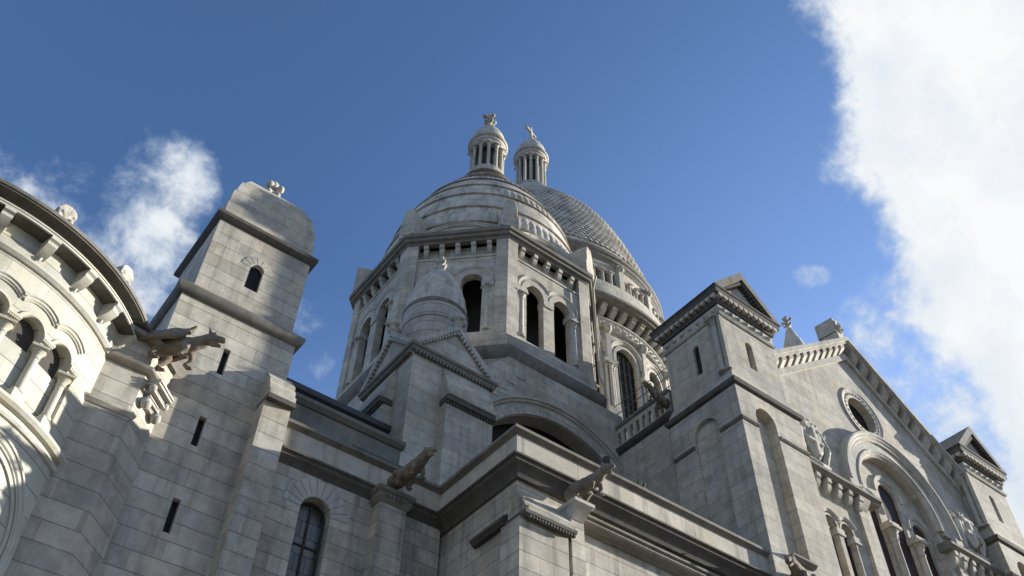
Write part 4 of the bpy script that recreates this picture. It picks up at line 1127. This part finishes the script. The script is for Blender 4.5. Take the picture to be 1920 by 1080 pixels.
# ---------------------------------------------------------------- beasts
def beast(name, label, base, d, up_, s, wings=False, fat=1.0, legs=True):
    """stone beast leaning out of the wall: body from base along d, length s"""
    d = Vector(d).normalized(); up_ = Vector(up_).normalized(); sd_ = d.cross(up_).normalized(); up_ = sd_.cross(d).normalized()
    B = Vector(base)
    rs = s; s_ = s
    def P(a, b=0, c=0): return B + (d * a + up_ * b + sd_ * c) * s
    q = MB()
    r_ = s * fat
    tube(q, [P(-.25, .0), P(.05, .0), P(.3, .01), P(.55, .03), P(.72, .07), P(.86, .13)], [.15 * r_, .185 * r_, .165 * r_, .15 * r_, .125 * r_, .11 * r_], 12)
    # head: skull, muzzle, open jaw
    tube(q, [P(.82, .13), P(.95, .17), P(1.04, .16)], [.105 * r_, .115 * r_, .085 * r_], 10)
    tube(q, [P(1.0, .17), P(1.12, .14), P(1.19, .11)], [.08 * r_, .06 * r_, .042 * r_], 8)
    tube(q, [P(.97, .08), P(1.06, .03), P(1.13, .0)], [.055 * r_, .045 * r_, .028 * r_], 8)
    for sg in (-1, 1):
        tube(q, [P(.93, .24, sg * .06), P(.9, .33, sg * .09)], [.04 * r_, .015 * r_], 6)          # ears
        ball(q, P(1.0, .225, sg * .06), .03 * r_, 6)
        if legs:
            tube(q, [P(.62, -.02, sg * .12), P(.66, -.17, sg * .14), P(.58, -.27, sg * .13), P(.66, -.33, sg * .13)], [.075 * r_, .055 * r_, .042 * r_, .045 * r_], 8)   # front
            tube(q, [P(.08, -.0, sg * .14), P(.26, -.1, sg * .17), P(.12, -.24, sg * .15), P(.2, -.32, sg * .15)], [.12 * r_, .085 * r_, .05 * r_, .05 * r_], 8)
            for k in (-1, 0, 1):
                tube(q, [P(.66, -.33, sg * .13 + k * .025), P(.73, -.345, sg * .13 + k * .03)], [.022 * r_, .016 * r_], 5)
                tube(q, [P(.2, -.32, sg * .15 + k * .025), P(.28, -.335, sg * .15 + k * .03)], [.022 * r_, .016 * r_], 5)
        if wings:
            for k in range(5):
                tube(q, [P(.66 - .04 * k, .27 - .06 * k, sg * (.10 + .03 * k)), P(.3, .23 - .055 * k, sg * (.13 + .035 * k)), P(-.3, .16 - .05 * k, sg * (.13 + .035 * k))], [.055 * r_, .06 * r_, .055 * r_], 6)
            tube(q, [P(.6, .24, sg * .12), P(.7, .33, sg * .13)], [.06 * r_, .035 * r_], 6)
    for k in range(5): ball(q, P(.78 - .06 * k, .2 - .035 * k, 0), .05 * s, 6)   # mane ridge
    o = fused(name, q, M_BEAST, .02, 1, .02)
    o['label'] = label; o['category'] = "gargoyle"; o['group'] = "stone beasts leaning out of the walls"
    return o
beast("gargoyle", "winged stone gargoyle stretching out level from the apse pier, horned head", (2.5, 17.2, 16.06), (.76, -.65, 0.0), (0, 0, 1), 1.45, wings=True, fat=.92)
beast("gargoyle", "crouching stone beast on the pilaster right of the leaded window", (9.24, 17.0, 15.35), (.14, -.95, .10), (0, .2, 1), 1.12, fat=1.1)
beast("gargoyle", "sleek stone beast on its bracket above the sunlit corner buttress", (12.42, 13.9, 14.68), (.08, -.96, -.03), (0, .1, 1), 1.06, fat=1.1)
beast("gargoyle", "grey stone gargoyle jutting out beside the arched balustrade", (19.95, 17.15, 23.6), (-1, .0, .30), (0, 0, 1), 1.0, fat=.95)
beast("gargoyle", "dark stone gargoyle cut by the bottom edge, below the tall niche", (20.9, 13.72, 15.25), (-1, -.35, -.16), (0, 0, 1), 1.35)
beast("gargoyle", "small dark beast low on the gable beside the far right tower", (33.7, 14.5, 21.45), (-.2, -.97, .0), (0, 0, 1), .55)
